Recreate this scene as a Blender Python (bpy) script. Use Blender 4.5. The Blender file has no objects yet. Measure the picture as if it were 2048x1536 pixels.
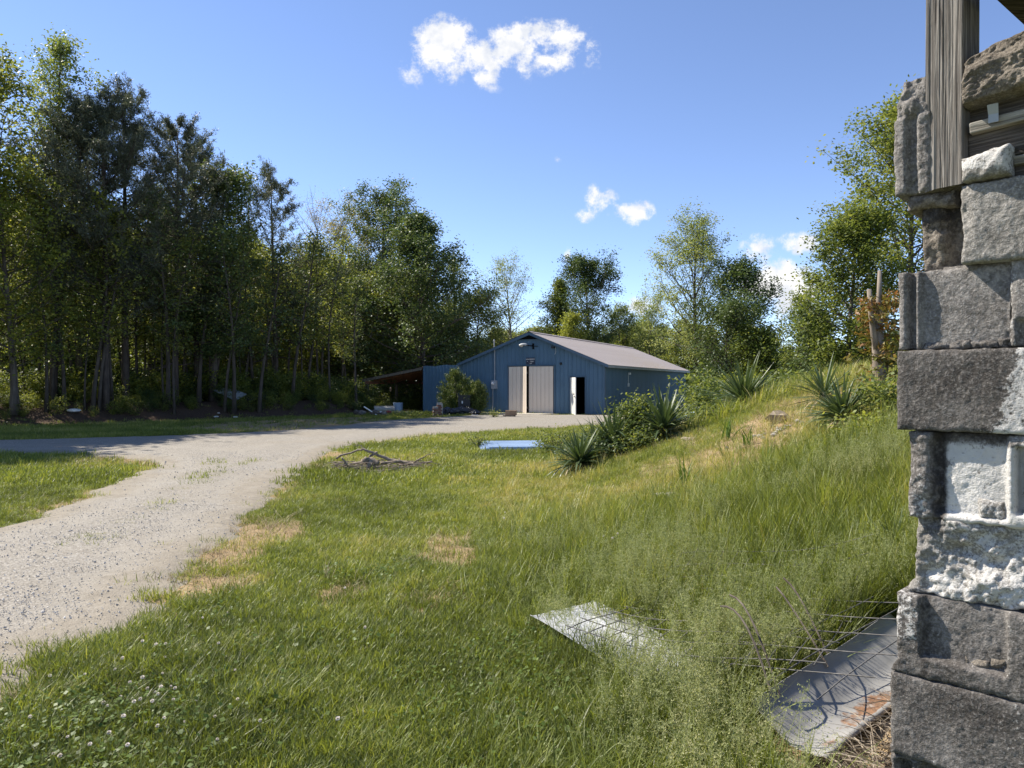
import bpy, math, random
import numpy as np
from mathutils import Vector, Matrix, Euler

S = bpy.context.scene
C = S.collection
PI = math.pi
rad = math.radians

# ------------------------------------------------------------------ camera
CAMH = 1.65
F = 1500.0                                    # focal length in photo pixels (2048 wide)
cam_d = bpy.data.cameras.new('camera')
cam_d.sensor_width = 36.0
cam_d.lens = 36.0 * F / 2048.0
cam_d.clip_start = 0.05
cam_d.clip_end = 3000.0
cam = bpy.data.objects.new('camera', cam_d)
C.objects.link(cam)
cam.location = (0, 0, CAMH)
cam.rotation_euler = (rad(90), 0, 0)
S.camera = cam

# ------------------------------------------------------------------ sun and sky
SUN_AZ = np.array([-0.91, 0.4145])            # horizontal direction towards the sun
SUN_AZ = SUN_AZ / np.linalg.norm(SUN_AZ)
SUN_EL = rad(46)
sun_dir = Vector((SUN_AZ[0] * math.cos(SUN_EL), SUN_AZ[1] * math.cos(SUN_EL), math.sin(SUN_EL)))
sl = bpy.data.lights.new('sun', 'SUN')
sl.energy = 4.8
sl.angle = rad(0.53)
sl.color = (1.0, 0.93, 0.82)
so = bpy.data.objects.new('sun', sl)
C.objects.link(so)
so.rotation_euler = (-sun_dir).to_track_quat('-Z', 'Y').to_euler()

W = bpy.data.worlds.new('World')
S.world = W
W.use_nodes = True
SKY_STRENGTH = 0.14
S.view_settings.view_transform = 'Standard'
S.view_settings.look = 'None'
S.view_settings.exposure = 0.98
S.view_settings.gamma = 1.0
S.view_settings.use_curve_mapping = False
S.cycles.max_bounces = 10
S.cycles.diffuse_bounces = 5
S.cycles.glossy_bounces = 3
S.cycles.transmission_bounces = 6
S.cycles.use_denoising = True
S.cycles.denoiser = 'OPENIMAGEDENOISE'
S.cycles.denoising_input_passes = 'RGB_ALBEDO_NORMAL'
S.cycles.denoising_prefilter = 'ACCURATE'
S.cycles.sample_clamp_indirect = 6.0
S.cycles.use_adaptive_sampling = True
S.cycles.adaptive_threshold = 0.01


def build_sky():
    nt = W.node_tree
    N, L = nt.nodes, nt.links
    N.clear()
    out = N.new('ShaderNodeOutputWorld')
    bg = N.new('ShaderNodeBackground')
    bg.inputs['Strength'].default_value = SKY_STRENGTH
    L.new(bg.outputs[0], out.inputs[0])
    sky = N.new('ShaderNodeTexSky')
    sky.sky_type = 'NISHITA'
    sky.sun_disc = False
    sky.sun_elevation = SUN_EL
    sky.sun_rotation = math.atan2(SUN_AZ[0], SUN_AZ[1])
    sky.altitude = 900
    sky.air_density = 0.72
    sky.dust_density = 0.0
    sky.ozone_density = 2.0
    tc = N.new('ShaderNodeTexCoord')
    sep = N.new('ShaderNodeSeparateXYZ')
    L.new(tc.outputs['Generated'], sep.inputs[0])

    def m(op, a, b=None, c=None, clamp=False):
        n = N.new('ShaderNodeMath')
        n.operation = op
        n.use_clamp = clamp
        for i, x in enumerate((a, b, c)):
            if x is None:
                continue
            if isinstance(x, (int, float)):
                n.inputs[i].default_value = x
            else:
                L.new(x, n.inputs[i])
        return n.outputs[0]
    ysafe = m('MAXIMUM', sep.outputs[1], 0.02)
    u = m('DIVIDE', sep.outputs[0], ysafe)
    v = m('DIVIDE', sep.outputs[2], ysafe)
    cmb = N.new('ShaderNodeCombineXYZ')
    L.new(u, cmb.inputs[0])
    L.new(v, cmb.inputs[1])

    def noise(scale, detail, rough, vec, lac=2.0):
        n = N.new('ShaderNodeTexNoise')
        n.inputs['Scale'].default_value = scale
        n.inputs['Detail'].default_value = detail
        n.inputs['Roughness'].default_value = rough
        n.inputs['Lacunarity'].default_value = lac
        L.new(vec, n.inputs['Vector'])
        return n
    nw = noise(14, 4, 0.6, cmb.outputs[0])
    off = N.new('ShaderNodeVectorMath')
    off.operation = 'SUBTRACT'
    L.new(nw.outputs['Color'], off.inputs[0])
    off.inputs[1].default_value = (0.5, 0.5, 0.5)
    sc = N.new('ShaderNodeVectorMath')
    sc.operation = 'SCALE'
    L.new(off.outputs[0], sc.inputs[0])
    sc.inputs['Scale'].default_value = 0.035
    wp = N.new('ShaderNodeVectorMath')
    wp.operation = 'ADD'
    L.new(cmb.outputs[0], wp.inputs[0])
    L.new(sc.outputs[0], wp.inputs[1])
    # cloud puffs: direction (tan azimuth, tan elevation), radii
    puffs = [(885, 95, 56, 54, 1.3), (875, 62, 34, 30, .9), (912, 80, 42, 40, .9), (900, 140, 34, 28, .7), (965, 110, 56, 36, 1.0), (975, 150, 32, 28, .62),
             (1020, 88, 58, 36, .95), (1045, 68, 40, 26, .85), (1055, 120, 30, 40, .62), (1095, 128, 54, 26, .7), (1122, 80, 40, 36, .95), (1120, 120, 34, 26, .62),
             (1085, 72, 44, 26, .8), (1178, 100, 18, 46, .42), (822, 145, 22, 30, .45), 
             (1190, 400, 18, 32, .58), (1212, 402, 24, 20, .58), (1180, 425, 22, 14, .5), (1262, 424, 38, 26, 1.1),
             (1515, 496, 36, 25, .95), (1612, 484, 44, 20, 1.1), (1560, 562, 70, 42, 1.5), (1590, 585, 56, 56, 1.4), (1515, 560, 44, 30, 1.3),
             (1280, 616, 34, 20, .9), (1136, 508, 10, 14, .5), (1120, 318, 10, 10, .32), (1225, 545, 22, 6, .4)]
    acc = None
    for (px, py, rx, ry, w) in puffs:
        a = N.new('ShaderNodeVectorMath')
        a.operation = 'SUBTRACT'
        L.new(wp.outputs[0], a.inputs[0])
        a.inputs[1].default_value = ((px - 1024) / F, (768 - py) / F, 0)
        b = N.new('ShaderNodeVectorMath')
        b.operation = 'MULTIPLY'
        L.new(a.outputs[0], b.inputs[0])
        b.inputs[1].default_value = (F / rx, F / ry, 0)
        ln = N.new('ShaderNodeVectorMath')
        ln.operation = 'LENGTH'
        L.new(b.outputs[0], ln.inputs[0])
        g = m('MULTIPLY', m('SUBTRACT', 1.25, ln.outputs['Value']), w)
        acc = g if acc is None else m('MAXIMUM', acc, g)
    fine = noise(48, 11, 0.7, cmb.outputs[0])
    coarse = noise(17, 4, 0.5, cmb.outputs[0])
    fld = m('ADD', m('ADD', acc, 0.06), m('MULTIPLY', m('SUBTRACT', fine.outputs['Fac'], 0.48), 3.0))
    fld = m('ADD', fld, m('MULTIPLY', m('SUBTRACT', coarse.outputs['Fac'], 0.5), 0.9))
    mr = N.new('ShaderNodeMapRange')
    mr.interpolation_type = 'SMOOTHSTEP'
    mr.inputs['From Min'].default_value = 0.10
    mr.inputs['From Max'].default_value = 1.05
    L.new(fld, mr.inputs['Value'])
    gate = N.new('ShaderNodeMapRange')
    gate.inputs['From Min'].default_value = -0.05
    gate.inputs['From Max'].default_value = 0.25
    L.new(acc, gate.inputs['Value'])
    fac = m('MULTIPLY', mr.outputs[0], gate.outputs[0], clamp=True)
    fwd = m('GREATER_THAN', sep.outputs[1], 0.05)
    fac = m('MULTIPLY', fac, fwd)
    sh = noise(26, 5, 0.55, cmb.outputs[0])
    ramp = N.new('ShaderNodeValToRGB')
    k = 1.0 / SKY_STRENGTH
    ramp.color_ramp.elements[0].position = 0.36
    ramp.color_ramp.elements[0].color = (0.74 , 0.78, 0.86, 1)
    ramp.color_ramp.elements[1].position = 0.54
    ramp.color_ramp.elements[1].color = (1.0, 0.99, 0.98, 1)
    L.new(sh.outputs['Fac'], ramp.inputs[0])
    cs = N.new('ShaderNodeVectorMath')
    cs.operation = 'SCALE'
    L.new(ramp.outputs[0], cs.inputs[0])
    cs.inputs['Scale'].default_value = k * CLOUD_GAIN
    mix = N.new('ShaderNodeMix')
    mix.data_type = 'RGBA'
    L.new(fac, mix.inputs['Factor'])
    tint = N.new('ShaderNodeMix')
    tint.data_type = 'RGBA'
    tint.blend_type = 'MULTIPLY'
    tint.inputs['Factor'].default_value = 1.0
    L.new(sky.outputs[0], tint.inputs['A'])
    tint.inputs['B'].default_value = SKY_TINT
    L.new(tint.outputs['Result'], mix.inputs['A'])
    L.new(cs.outputs[0], mix.inputs['B'])
    L.new(mix.outputs['Result'], bg.inputs['Color'])


CLOUD_GAIN = 0.55
SKY_TINT = (0.9, 0.86, 0.9, 1)
build_sky()

# ------------------------------------------------------------------ numpy noise


def _hash(ix, iy, iz, seed):
    n = (ix.astype(np.int64) * 374761393 + iy.astype(np.int64) * 668265263 + iz.astype(np.int64) * 2147483647 + seed * 1274126177) & 0xFFFFFFFF
    n = ((n ^ (n >> 13)) * 1274126177) & 0xFFFFFFFF
    n = ((n ^ (n >> 16)) * 2246822519) & 0xFFFFFFFF
    n = n ^ (n >> 15)
    return n / 4294967295.0


def vnoise(x, y, z=None, seed=0):
    x = np.asarray(x, float)
    y = np.asarray(y, float)
    z = np.zeros_like(x) if z is None else np.asarray(z, float)
    x, y, z = np.broadcast_arrays(x, y, z)
    ix, iy, iz = np.floor(x), np.floor(y), np.floor(z)
    fx, fy, fz = x - ix, y - iy, z - iz
    fx, fy, fz = [t * t * t * (t * (t * 6 - 15) + 10) for t in (fx, fy, fz)]
    r = 0
    for dx in (0, 1):
        for dy in (0, 1):
            for dz in (0, 1):
                w = (fx if dx else 1 - fx) * (fy if dy else 1 - fy) * (fz if dz else 1 - fz)
                r = r + w * _hash(ix + dx, iy + dy, iz + dz, seed)
    return r * 2 - 1


def fbm(x, y, z=None, octv=4, seed=0, gain=0.5):
    a, t, f = 1.0, 0.0, 1.0
    r = 0
    for i in range(octv):
        r = r + a * vnoise(np.asarray(x) * f, np.asarray(y) * f, None if z is None else np.asarray(z) * f, seed + i * 17)
        t += a
        a *= gain
        f *= 2.03
    return r / t


def sstep(a, b, x):
    t = np.clip((np.asarray(x, float) - a) / (b - a), 0, 1)
    return t * t * (3 - 2 * t)


# ------------------------------------------------------------------ terrain shape
def edge_y(x):                                   # front edge of the wood on the left
    return np.interp(x, [-60, -30, -20, -10.5, -6, 6], [24, 26, 28.5, 37.5, 46, 60])


def toe(y):
    return np.interp(y, [-10, 4, 12, 20, 40], [2.3, 1.5, 0.25, 1.4, 6])


def H(x, y):
    x = np.asarray(x, float)
    y = np.asarray(y, float)
    d = x - toe(y)
    s = 0.35 * np.log1p(np.exp(np.clip(d * 2.2, -30, 30))) / 2.2
    s = np.where(s < 1.1, s, 1.1 + 1.0 * (1 - np.exp(-(s - 1.1) / 1.0)))
    f = 1 - sstep(11.4, 17.0, y - 1.1 * np.maximum(0, x - 3.3))
    f2 = sstep(-1.5, 3.5, y)
    bump = 0.05 * fbm(x * 0.5, y * 0.5, seed=3) * sstep(-0.3, 1.0, d) + 0.018 * fbm(x * 0.9, y * 0.9, seed=5)
    h = s * f * f2 + bump
    e = edge_y(x)
    lf = sstep(-7.5, -11.5, x) if np.ndim(x) == 0 else sstep(7.5, 11.5, -x)
    h = h + lf * (0.75 + 0.25 * fbm(x * 0.35, y * 0.35, seed=8)) * sstep(0, 4.0, y - e)
    far = sstep(60, 200, np.hypot(x, y))
    return h + far * 1.5 * fbm(x * 0.01, y * 0.01, seed=12)


def Hs(x, y):
    return float(H(np.array([x]), np.array([y]))[0])


def G(px, py):
    """where the view ray of photo pixel (px, py) meets the terrain"""
    k, m = (px - 1024) / F, (py - 768) / F
    ys = np.concatenate([np.arange(1.0, 20, 0.02), np.arange(20, 160, 0.1)])
    hit = np.nonzero(CAMH - m * ys <= H(k * ys, ys))[0]
    y = ys[hit[0]] if len(hit) else 160.0
    return Vector((k * y, y, Hs(k * y, y)))


def GB(px, py):
    """like G, but points hidden behind the crest of the bank are seated just behind it"""
    k = (px - 1024) / F
    ys = np.arange(5, 16, 0.05)
    cr = 768 + (CAMH - H(k * ys, ys)) / ys * F
    i = int(np.argmin(cr))
    if px > 1150 and py <= cr[i] + 3:
        y = ys[i] + 0.25
        return Vector((k * y, y, Hs(k * y, y)))
    return G(px, py)


def A(px, py, y):
    return Vector(((px - 1024) / F * y, y, CAMH - (py - 768) / F * y))


# ------------------------------------------------------------------ mesh helpers
def npmesh(name, V, faces, mats, smooth=False, attrs=None, vec_attrs=None):
    """V (n,3); faces = list of arrays (m,k)"""
    me = bpy.data.meshes.new(name)
    V = np.asarray(V, np.float32)
    me.vertices.add(len(V))
    me.vertices.foreach_set('co', V.ravel())
    faces = [np.asarray(f, np.int32) for f in faces if len(f)]
    loops = np.concatenate([f.ravel() for f in faces]) if faces else np.zeros(0, np.int32)
    tot = np.concatenate([np.full(len(f), f.shape[1], np.int32) for f in faces]) if faces else np.zeros(0, np.int32)
    st = np.concatenate([[0], np.cumsum(tot)[:-1]]).astype(np.int32) if len(tot) else tot
    me.loops.add(len(loops))
    me.loops.foreach_set('vertex_index', loops)
    me.polygons.add(len(tot))
    me.polygons.foreach_set('loop_start', st)
    me.polygons.foreach_set('loop_total', tot)
    if len(tot):
        me.polygons.foreach_set('use_smooth', np.full(len(tot), bool(smooth)))
    for k, a in (attrs or {}).items():
        me.attributes.new(k, 'FLOAT', 'POINT').data.foreach_set('value', np.asarray(a, np.float32))
    for k, a in (vec_attrs or {}).items():
        me.attributes.new(k, 'FLOAT_VECTOR', 'POINT').data.foreach_set('vector', np.asarray(a, np.float32).ravel())
    for m in (mats if isinstance(mats, (list, tuple)) else [mats]):
        if m is not None:
            me.materials.append(m)
    me.update(calc_edges=True)
    return me


def link(name, me, parent=None, loc=None, rot=None, scale=None):
    o = bpy.data.objects.new(name, me)
    C.objects.link(o)
    if parent is not None:
        o.parent = parent
    if loc is not None:
        o.location = loc
    if rot is not None:
        o.rotation_euler = rot
    if scale is not None:
        o.scale = scale
    return o


def tag(o, label=None, cat=None, group=None, kind=None):
    for k, v in (('label', label), ('category', cat), ('group', group), ('kind', kind)):
        if v:
            o[k] = v
    return o


def thing(name, label, cat, loc=(0, 0, 0), rz=0.0, group=None):
    o = link(name, None, loc=loc, rot=(0, 0, rz))
    return tag(o, label, cat, group)


class MB:
    def __init__(self):
        self.v, self.f, self.n = [], [], 0

    def add(self, V, Fs):
        V = np.asarray(V, float).reshape(-1, 3)
        self.v.append(V)
        for f in Fs:
            self.f.append(tuple(int(i) + self.n for i in f))
        self.n += len(V)
        return self

    def obox(self, c, ax, half):
        c = np.array(c, float)
        ax = [np.array(a, float) for a in ax]
        V = [c + sx * half[0] * ax[0] + sy * half[1] * ax[1] + sz * half[2] * ax[2] for sz in (-1, 1) for sy in (-1, 1) for sx in (-1, 1)]
        return self.add(V, [(0, 2, 3, 1), (4, 5, 7, 6), (0, 1, 5, 4), (2, 6, 7, 3), (0, 4, 6, 2), (1, 3, 7, 5)])

    def box(self, x0, x1, y0, y1, z0, z1):
        return self.obox(((x0 + x1) / 2, (y0 + y1) / 2, (z0 + z1) / 2), np.eye(3), (abs(x1 - x0) / 2, abs(y1 - y0) / 2, abs(z1 - z0) / 2))

    def beam(self, a, b, w, h, up=(0, 0, 1)):
        a, b, up = np.array(a, float), np.array(b, float), np.array(up, float)
        d = b - a
        ln = np.linalg.norm(d)
        d /= ln
        s = np.cross(d, up)
        s /= np.linalg.norm(s)
        u = np.cross(s, d)
        return self.obox((a + b) / 2, (d, s, u), (ln / 2, w / 2, h / 2))

    def tube(self, P, R, n=6, cap=True):
        P = np.asarray(P, float)
        R = np.broadcast_to(np.asarray(R, float), (len(P),))
        T = np.gradient(P, axis=0)
        T /= np.linalg.norm(T, axis=1, keepdims=True) + 1e-9
        ref = np.array([0.31, 0.17, 0.93]) if abs(T[0, 2]) < 0.8 else np.array([0.95, 0.1, 0.2])
        U = np.cross(T, ref)
        U /= np.linalg.norm(U, axis=1, keepdims=True) + 1e-9
        Wv = np.cross(T, U)
        a = np.arange(n) / n * 2 * PI
        V = P[:, None] + R[:, None, None] * (np.cos(a)[None, :, None] * U[:, None] + np.sin(a)[None, :, None] * Wv[:, None])
        Fs = []
        for i in range(len(P) - 1):
            for j in range(n):
                k = (j + 1) % n
                Fs.append((i * n + j, i * n + k, (i + 1) * n + k, (i + 1) * n + j))
        if cap and n > 3:
            Fs.append(tuple(range(n))[::-1])
            Fs.append(tuple((len(P) - 1) * n + j for j in range(n)))
        return self.add(V, Fs)

    def lathe(self, prof, n=16, c=(0, 0, 0), cap=True):
        a = np.arange(n) / n * 2 * PI
        V = np.array([[(c[0] + r * math.cos(t), c[1] + r * math.sin(t), c[2] + z) for t in a] for r, z in prof])
        Fs = [(i * n + j, i * n + (j + 1) % n, (i + 1) * n + (j + 1) % n, (i + 1) * n + j) for i in range(len(prof) - 1) for j in range(n)]
        if cap:
            Fs += [tuple(range(n))[::-1], tuple((len(prof) - 1) * n + j for j in range(n))]
        return self.add(V, Fs)

    def grid(self, V, nu, nv):
        Fs = [(i * nv + j, i * nv + j + 1, (i + 1) * nv + j + 1, (i + 1) * nv + j) for i in range(nu - 1) for j in range(nv - 1)]
        return self.add(V, Fs)

    def mesh(self, name, mats, smooth=False, attrs=None):
        V = np.concatenate(self.v)
        by = {}
        for f in self.f:
            by.setdefault(len(f), []).append(f)
        return npmesh(name, V, [np.array(x) for x in by.values()], mats, smooth, attrs)

    def build(self, name, mat, parent=None, smooth=False, bevel=0.0, **kw):
        o = link(name, self.mesh(name, mat, smooth), parent, **kw)
        if bevel:
            b = o.modifiers.new('bevel', 'BEVEL')
            b.width = bevel
            b.segments = 1
        return o


# ------------------------------------------------------------------ materials
def new_mat(name):
    m = bpy.data.materials.new(name)
    m.use_nodes = True
    nt = m.node_tree
    nt.nodes.clear()
    return m, nt.nodes, nt.links


class NB:
    """small node-building helper"""

    def __init__(self, name):
        self.m, self.N, self.L = new_mat(name)
        self.out = self.N.new('ShaderNodeOutputMaterial')
        self.tc = self.N.new('ShaderNodeTexCoord')

    def put(self, sock, x):
        if x is None:
            return
        if isinstance(x, (int, float)):
            sock.default_value = x
        elif isinstance(x, (tuple, list)):
            sock.default_value = tuple(x) + (1,) if len(x) == 3 and sock.type == 'RGBA' else x
        else:
            self.L.new(x, sock)

    def noise(self, scale, detail=4, rough=0.55, vec=None, stretch=None, dist=0.0):
        vec = vec or self.tc.outputs['Object']
        if stretch:
            mp = self.N.new('ShaderNodeMapping')
            mp.inputs['Scale'].default_value = stretch
            self.L.new(vec, mp.inputs['Vector'])
            vec = mp.outputs[0]
        n = self.N.new('ShaderNodeTexNoise')
        n.inputs['Scale'].default_value = scale
        n.inputs['Detail'].default_value = detail
        n.inputs['Roughness'].default_value = rough
        n.inputs['Distortion'].default_value = dist
        self.L.new(vec, n.inputs['Vector'])
        return n.outputs['Fac']

    def vor(self, scale, feature='F1', out='Distance', vec=None):
        n = self.N.new('ShaderNodeTexVoronoi')
        n.feature = feature
        n.inputs['Scale'].default_value = scale
        self.L.new(vec or self.tc.outputs['Object'], n.inputs['Vector'])
        return n.outputs[out]

    def attr(self, name, inst=False):
        n = self.N.new('ShaderNodeAttribute')
        n.attribute_name = name
        if inst:
            n.attribute_type = 'INSTANCER'
        return n.outputs['Fac']

    def rand(self):
        return self.N.new('ShaderNodeObjectInfo').outputs['Random']

    def ramp(self, fac, stops, interp='LINEAR'):
        n = self.N.new('ShaderNodeValToRGB')
        cr = n.color_ramp
        cr.interpolation = interp
        while len(cr.elements) < len(stops):
            cr.elements.new(0.5)
        for e, (p, c) in zip(cr.elements, stops):
            e.position = p
            e.color = tuple(c) + (1,) if len(c) == 3 else c
        self.put(n.inputs[0], fac)
        return n.outputs['Color']

    def rng(self, v, a, b, c=0.0, d=1.0):
        n = self.N.new('ShaderNodeMapRange')
        self.put(n.inputs['Value'], v)
        for k, x in zip(('From Min', 'From Max', 'To Min', 'To Max'), (a, b, c, d)):
            n.inputs[k].default_value = x
        return n.outputs[0]

    def math(self, op, a, b=None):
        n = self.N.new('ShaderNodeMath')
        n.operation = op
        self.put(n.inputs[0], a)
        self.put(n.inputs[1], b)
        return n.outputs[0]

    def mix(self, fac, a, b, mode='MIX'):
        n = self.N.new('ShaderNodeMix')
        n.data_type = 'RGBA'
        n.blend_type = mode
        self.put(n.inputs['Factor'], fac)
        self.put(n.inputs['A'], a)
        self.put(n.inputs['B'], b)
        return n.outputs['Result']

    def bump(self, h, strength=0.5, dist=0.01, prev=None):
        n = self.N.new('ShaderNodeBump')
        n.inputs['Strength'].default_value = strength
        n.inputs['Distance'].default_value = dist
        self.put(n.inputs['Height'], h)
        if prev is not None:
            self.L.new(prev, n.inputs['Normal'])
        return n.outputs[0]

    def bsdf(self, col, rough=0.7, metal=0.0, spec=0.35, normal=None):
        n = self.N.new('ShaderNodeBsdfPrincipled')
        self.put(n.inputs['Base Color'], col)
        self.put(n.inputs['Roughness'], rough)
        self.put(n.inputs['Metallic'], metal)
        self.put(n.inputs['Specular IOR Level'], spec)
        if normal is not None:
            self.L.new(normal, n.inputs['Normal'])
        return n.outputs[0]

    def done(self, sh):
        self.L.new(sh, self.out.inputs['Surface'])
        return self.m


def simple(name, c1, c2=None, scale=6, rough=0.7, metal=0.0, spec=0.35, bump=0.0, bscale=30, bdist=0.01, stretch=None, detail=5, lo=0.35, hi=0.65):
    b = NB(name)
    c2 = c2 or tuple(x * 0.8 for x in c1)
    f = b.noise(scale, detail, 0.6, stretch=stretch)
    col = b.ramp(f, [(lo, c1), (hi, c2)])
    nm = None
    if bump:
        nm = b.bump(b.noise(bscale, 5, 0.6, stretch=stretch), bump, bdist)
    return b.done(b.bsdf(col, rough, metal, spec, nm))


def leafy(name, stops, trans=0.45, tcol=(1.2, 1.12, 0.62), rough=0.5, spec=0.3, inst=False, hue=0.12):
    """leaf or blade: tint attribute -> colour, part of the light passes through"""
    b = NB(name)
    t = b.attr('tint')
    if inst:
        t = b.math('ADD', t, b.rng(b.attr('itint', True), 0, 1, -0.5, 0.5))
    r = b.rand()
    t = b.math('ADD', t, b.rng(r, 0, 1, -hue, hue))
    col = b.ramp(t, stops)
    tc = b.mix(1.0, col, tcol, 'MULTIPLY')
    p = b.bsdf(col, rough, 0.0, spec)
    tr = b.N.new('ShaderNodeBsdfTranslucent')
    b.put(tr.inputs['Color'], tc)
    mx = b.N.new('ShaderNodeMixShader')
    mx.inputs[0].default_value = trans
    b.L.new(p, mx.inputs[1])
    b.L.new(tr.outputs[0], mx.inputs[2])
    return b.done(mx.outputs[0])


# ------------------------------------------------------------------ scattered ground cover (uncountable stuff only)
def scatter(name, P, rot, scl, protos, kind='stuff', itint=None, seed=0):
    me = bpy.data.meshes.new(name)
    n = len(P)
    me.vertices.add(n)
    me.vertices.foreach_set('co', np.asarray(P, np.float32).ravel())
    me.attributes.new('rot', 'FLOAT_VECTOR', 'POINT').data.foreach_set('vector', np.asarray(rot, np.float32).ravel())
    me.attributes.new('scl', 'FLOAT_VECTOR', 'POINT').data.foreach_set('vector', np.asarray(scl, np.float32).ravel())
    me.attributes.new('itint', 'FLOAT', 'POINT').data.foreach_set('value', np.asarray(itint if itint is not None else np.full(n, 0.5), np.float32))
    o = link(name, me)
    tag(o, kind=kind)
    ng = bpy.data.node_groups.new(name + '_scatter', 'GeometryNodeTree')
    ng.interface.new_socket('Geometry', in_out='INPUT', socket_type='NodeSocketGeometry')
    ng.interface.new_socket('Geometry', in_out='OUTPUT', socket_type='NodeSocketGeometry')
    N, L = ng.nodes, ng.links
    gi, go = N.new('NodeGroupInput'), N.new('NodeGroupOutput')
    ip = N.new('GeometryNodeInstanceOnPoints')
    L.new(gi.outputs[0], ip.inputs['Points'])
    jn = N.new('GeometryNodeJoinGeometry')
    for p in protos:
        oi = N.new('GeometryNodeObjectInfo')
        oi.inputs['Object'].default_value = p
        oi.inputs['As Instance'].default_value = True
        L.new(oi.outputs['Geometry'], jn.inputs[0])
    L.new(jn.outputs[0], ip.inputs['Instance'])
    ip.inputs['Pick Instance'].default_value = True
    rv = N.new('FunctionNodeRandomValue')
    rv.data_type = 'INT'
    rv.inputs[4].default_value = 0
    rv.inputs[5].default_value = len(protos) - 1
    rv.inputs['Seed'].default_value = seed
    L.new(rv.outputs[2], ip.inputs['Instance Index'])

    def na(nm):
        a = N.new('GeometryNodeInputNamedAttribute')
        a.data_type = 'FLOAT_VECTOR'
        a.inputs['Name'].default_value = nm
        return a.outputs['Attribute']
    er = N.new('FunctionNodeEulerToRotation')
    L.new(na('rot'), er.inputs[0])
    L.new(er.outputs[0], ip.inputs['Rotation'])
    L.new(na('scl'), ip.inputs['Scale'])
    L.new(ip.outputs[0], go.inputs[0])
    md = o.modifiers.new('scatter', 'NODES')
    md.node_group = ng
    return o


PROTO = bpy.data.collections.new('scatter_sources')       # never linked to the scene


def proto(name, me):
    o = bpy.data.objects.new(name, me)
    PROTO.objects.link(o)
    return o
# ================================================================== GROUND, DRIVE
ROAD = np.array([(-2.5, -8), (-2.6, 0), (-2.62, 3.6), (-2.72, 5.7), (-2.9, 7.9), (-3.35, 9.8), (-3.85, 12.6), (-4.2, 16.3), (-4.3, 19.8), (-3.6, 22.1), (-2.05, 24.7), (0, 26.5),
                 (2.6, 29.5), (6, 32.5), (8.2, 35.2), (7.2, 38.3), (4.9, 39.0), (2.5, 39.9), (0.4, 40.6), (-1.9, 39.2), (-3.9, 36.2), (-5.9, 33.6), (-6.5, 30.4), (-7.4, 27.6), (-9, 25), (-11.4, 23.7),
                 (-13.6, 22.3), (-15.5, 21.8), (-20, 21.4), (-32, 21.6), (-60, 22.5), (-60, 17.2), (-32, 17.0), (-20, 17.2), (-12.1, 17.7), (-10.1, 17.4), (-8.4, 16.6), (-7.4, 15.3),
                 (-6.8, 13.2), (-6.15, 10.4), (-5.85, 8.5), (-5.75, 4), (-5.6, -8)])


def smooth_poly(P, it=2):
    for _ in range(it):
        Q = np.roll(P, -1, 0)
        P = np.stack([0.75 * P + 0.25 * Q, 0.25 * P + 0.75 * Q], 1).reshape(-1, 2)
    return P


ROADP = smooth_poly(ROAD)


def poly_sd(x, y, P):
    """signed distance to polygon, positive inside"""
    x, y = np.asarray(x, float), np.asarray(y, float)
    best = np.full(x.shape, 1e9)
    ins = np.zeros(x.shape, bool)
    Q = np.roll(P, -1, 0)
    for (ax, ay), (bx, by) in zip(P, Q):
        dx, dy = bx - ax, by - ay
        t = np.clip(((x - ax) * dx + (y - ay) * dy) / (dx * dx + dy * dy + 1e-12), 0, 1)
        best = np.minimum(best, (x - ax - t * dx) ** 2 + (y - ay - t * dy) ** 2)
        if ay != by:
            c = (ay > y) != (by > y)
            ins ^= c & (x < (bx - ax) * (y - ay) / (by - ay) + ax)
    d = np.sqrt(best)
    return np.where(ins, d, -d)


def road_sd(x, y):
    n = 0.28 * fbm(x * 1.1, y * 1.1, seed=21) + 0.16 * fbm(x * 4, y * 4, seed=22)
    return poly_sd(x, y, ROADP) + n


BARE = [(G(515, 1065), 0.58, .9), (G(905, 1112), 0.42, .9), (G(900, 1085), 0.3, .9), (G(1560, 845), 0.7, .85), (G(1490, 865), 0.45, .6), (G(1400, 880), .4, .5), (G(1640, 800), 0.7, .8),
        (G(1335, 935), .45, .5), (G(1480, 900), .7, .7), (G(690, 1190), .25, .8), (G(440, 1175), .35, .9), (G(470, 1110), .4, .9), (G(230, 925), 1.2, .8), (G(620, 915), 1.0, .9), (G(880, 1190), .35, .6),
        (G(745, 930), 1.3, .6), (G(1060, 850), 2.0, .8), (G(560, 850), 4.0, .8), (G(650, 842), 3.0, .8), (G(1700, 1500), .5, 1.0), (G(1740, 1450), .4, 1.0)]


def bare_mask(x, y):
    x, y = np.asarray(x, float), np.asarray(y, float)
    m = np.zeros(x.shape)
    wob = 0.45 * fbm(x * 2.4, y * 2.4, seed=31) + 0.3 * fbm(x * 9, y * 9, seed=33)
    for p, r, w in BARE:
        d = np.hypot(x - p.x, (y - p.y) * 0.75) / r
        m = np.maximum(m, w * sstep(1.25, 0.55, d + wob) if False else w * (1 - sstep(0.55, 1.25, d + wob)))
    return m


def dirt_mask(x, y):
    sd = road_sd(x, y)
    w = 0.34 + 0.3 * vnoise(x * 0.45, y * 0.45, seed=41)
    edge = np.exp(-np.abs(sd + 0.1) / np.maximum(w, 0.06)) * (0.4 + 0.6 * vnoise(x * 0.8, y * 0.8, seed=43))
    bank_dry = 0.5 * sstep(7.5, 10, y) * (1 - sstep(14.5, 18, y)) * sstep(0.4, 1.6, x - toe(y)) * (0.6 + 0.8 * fbm(x * 1.2, y * 1.2, seed=45))
    return np.clip(np.maximum(np.maximum(bare_mask(x, y), edge), bank_dry), 0, 1)


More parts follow.
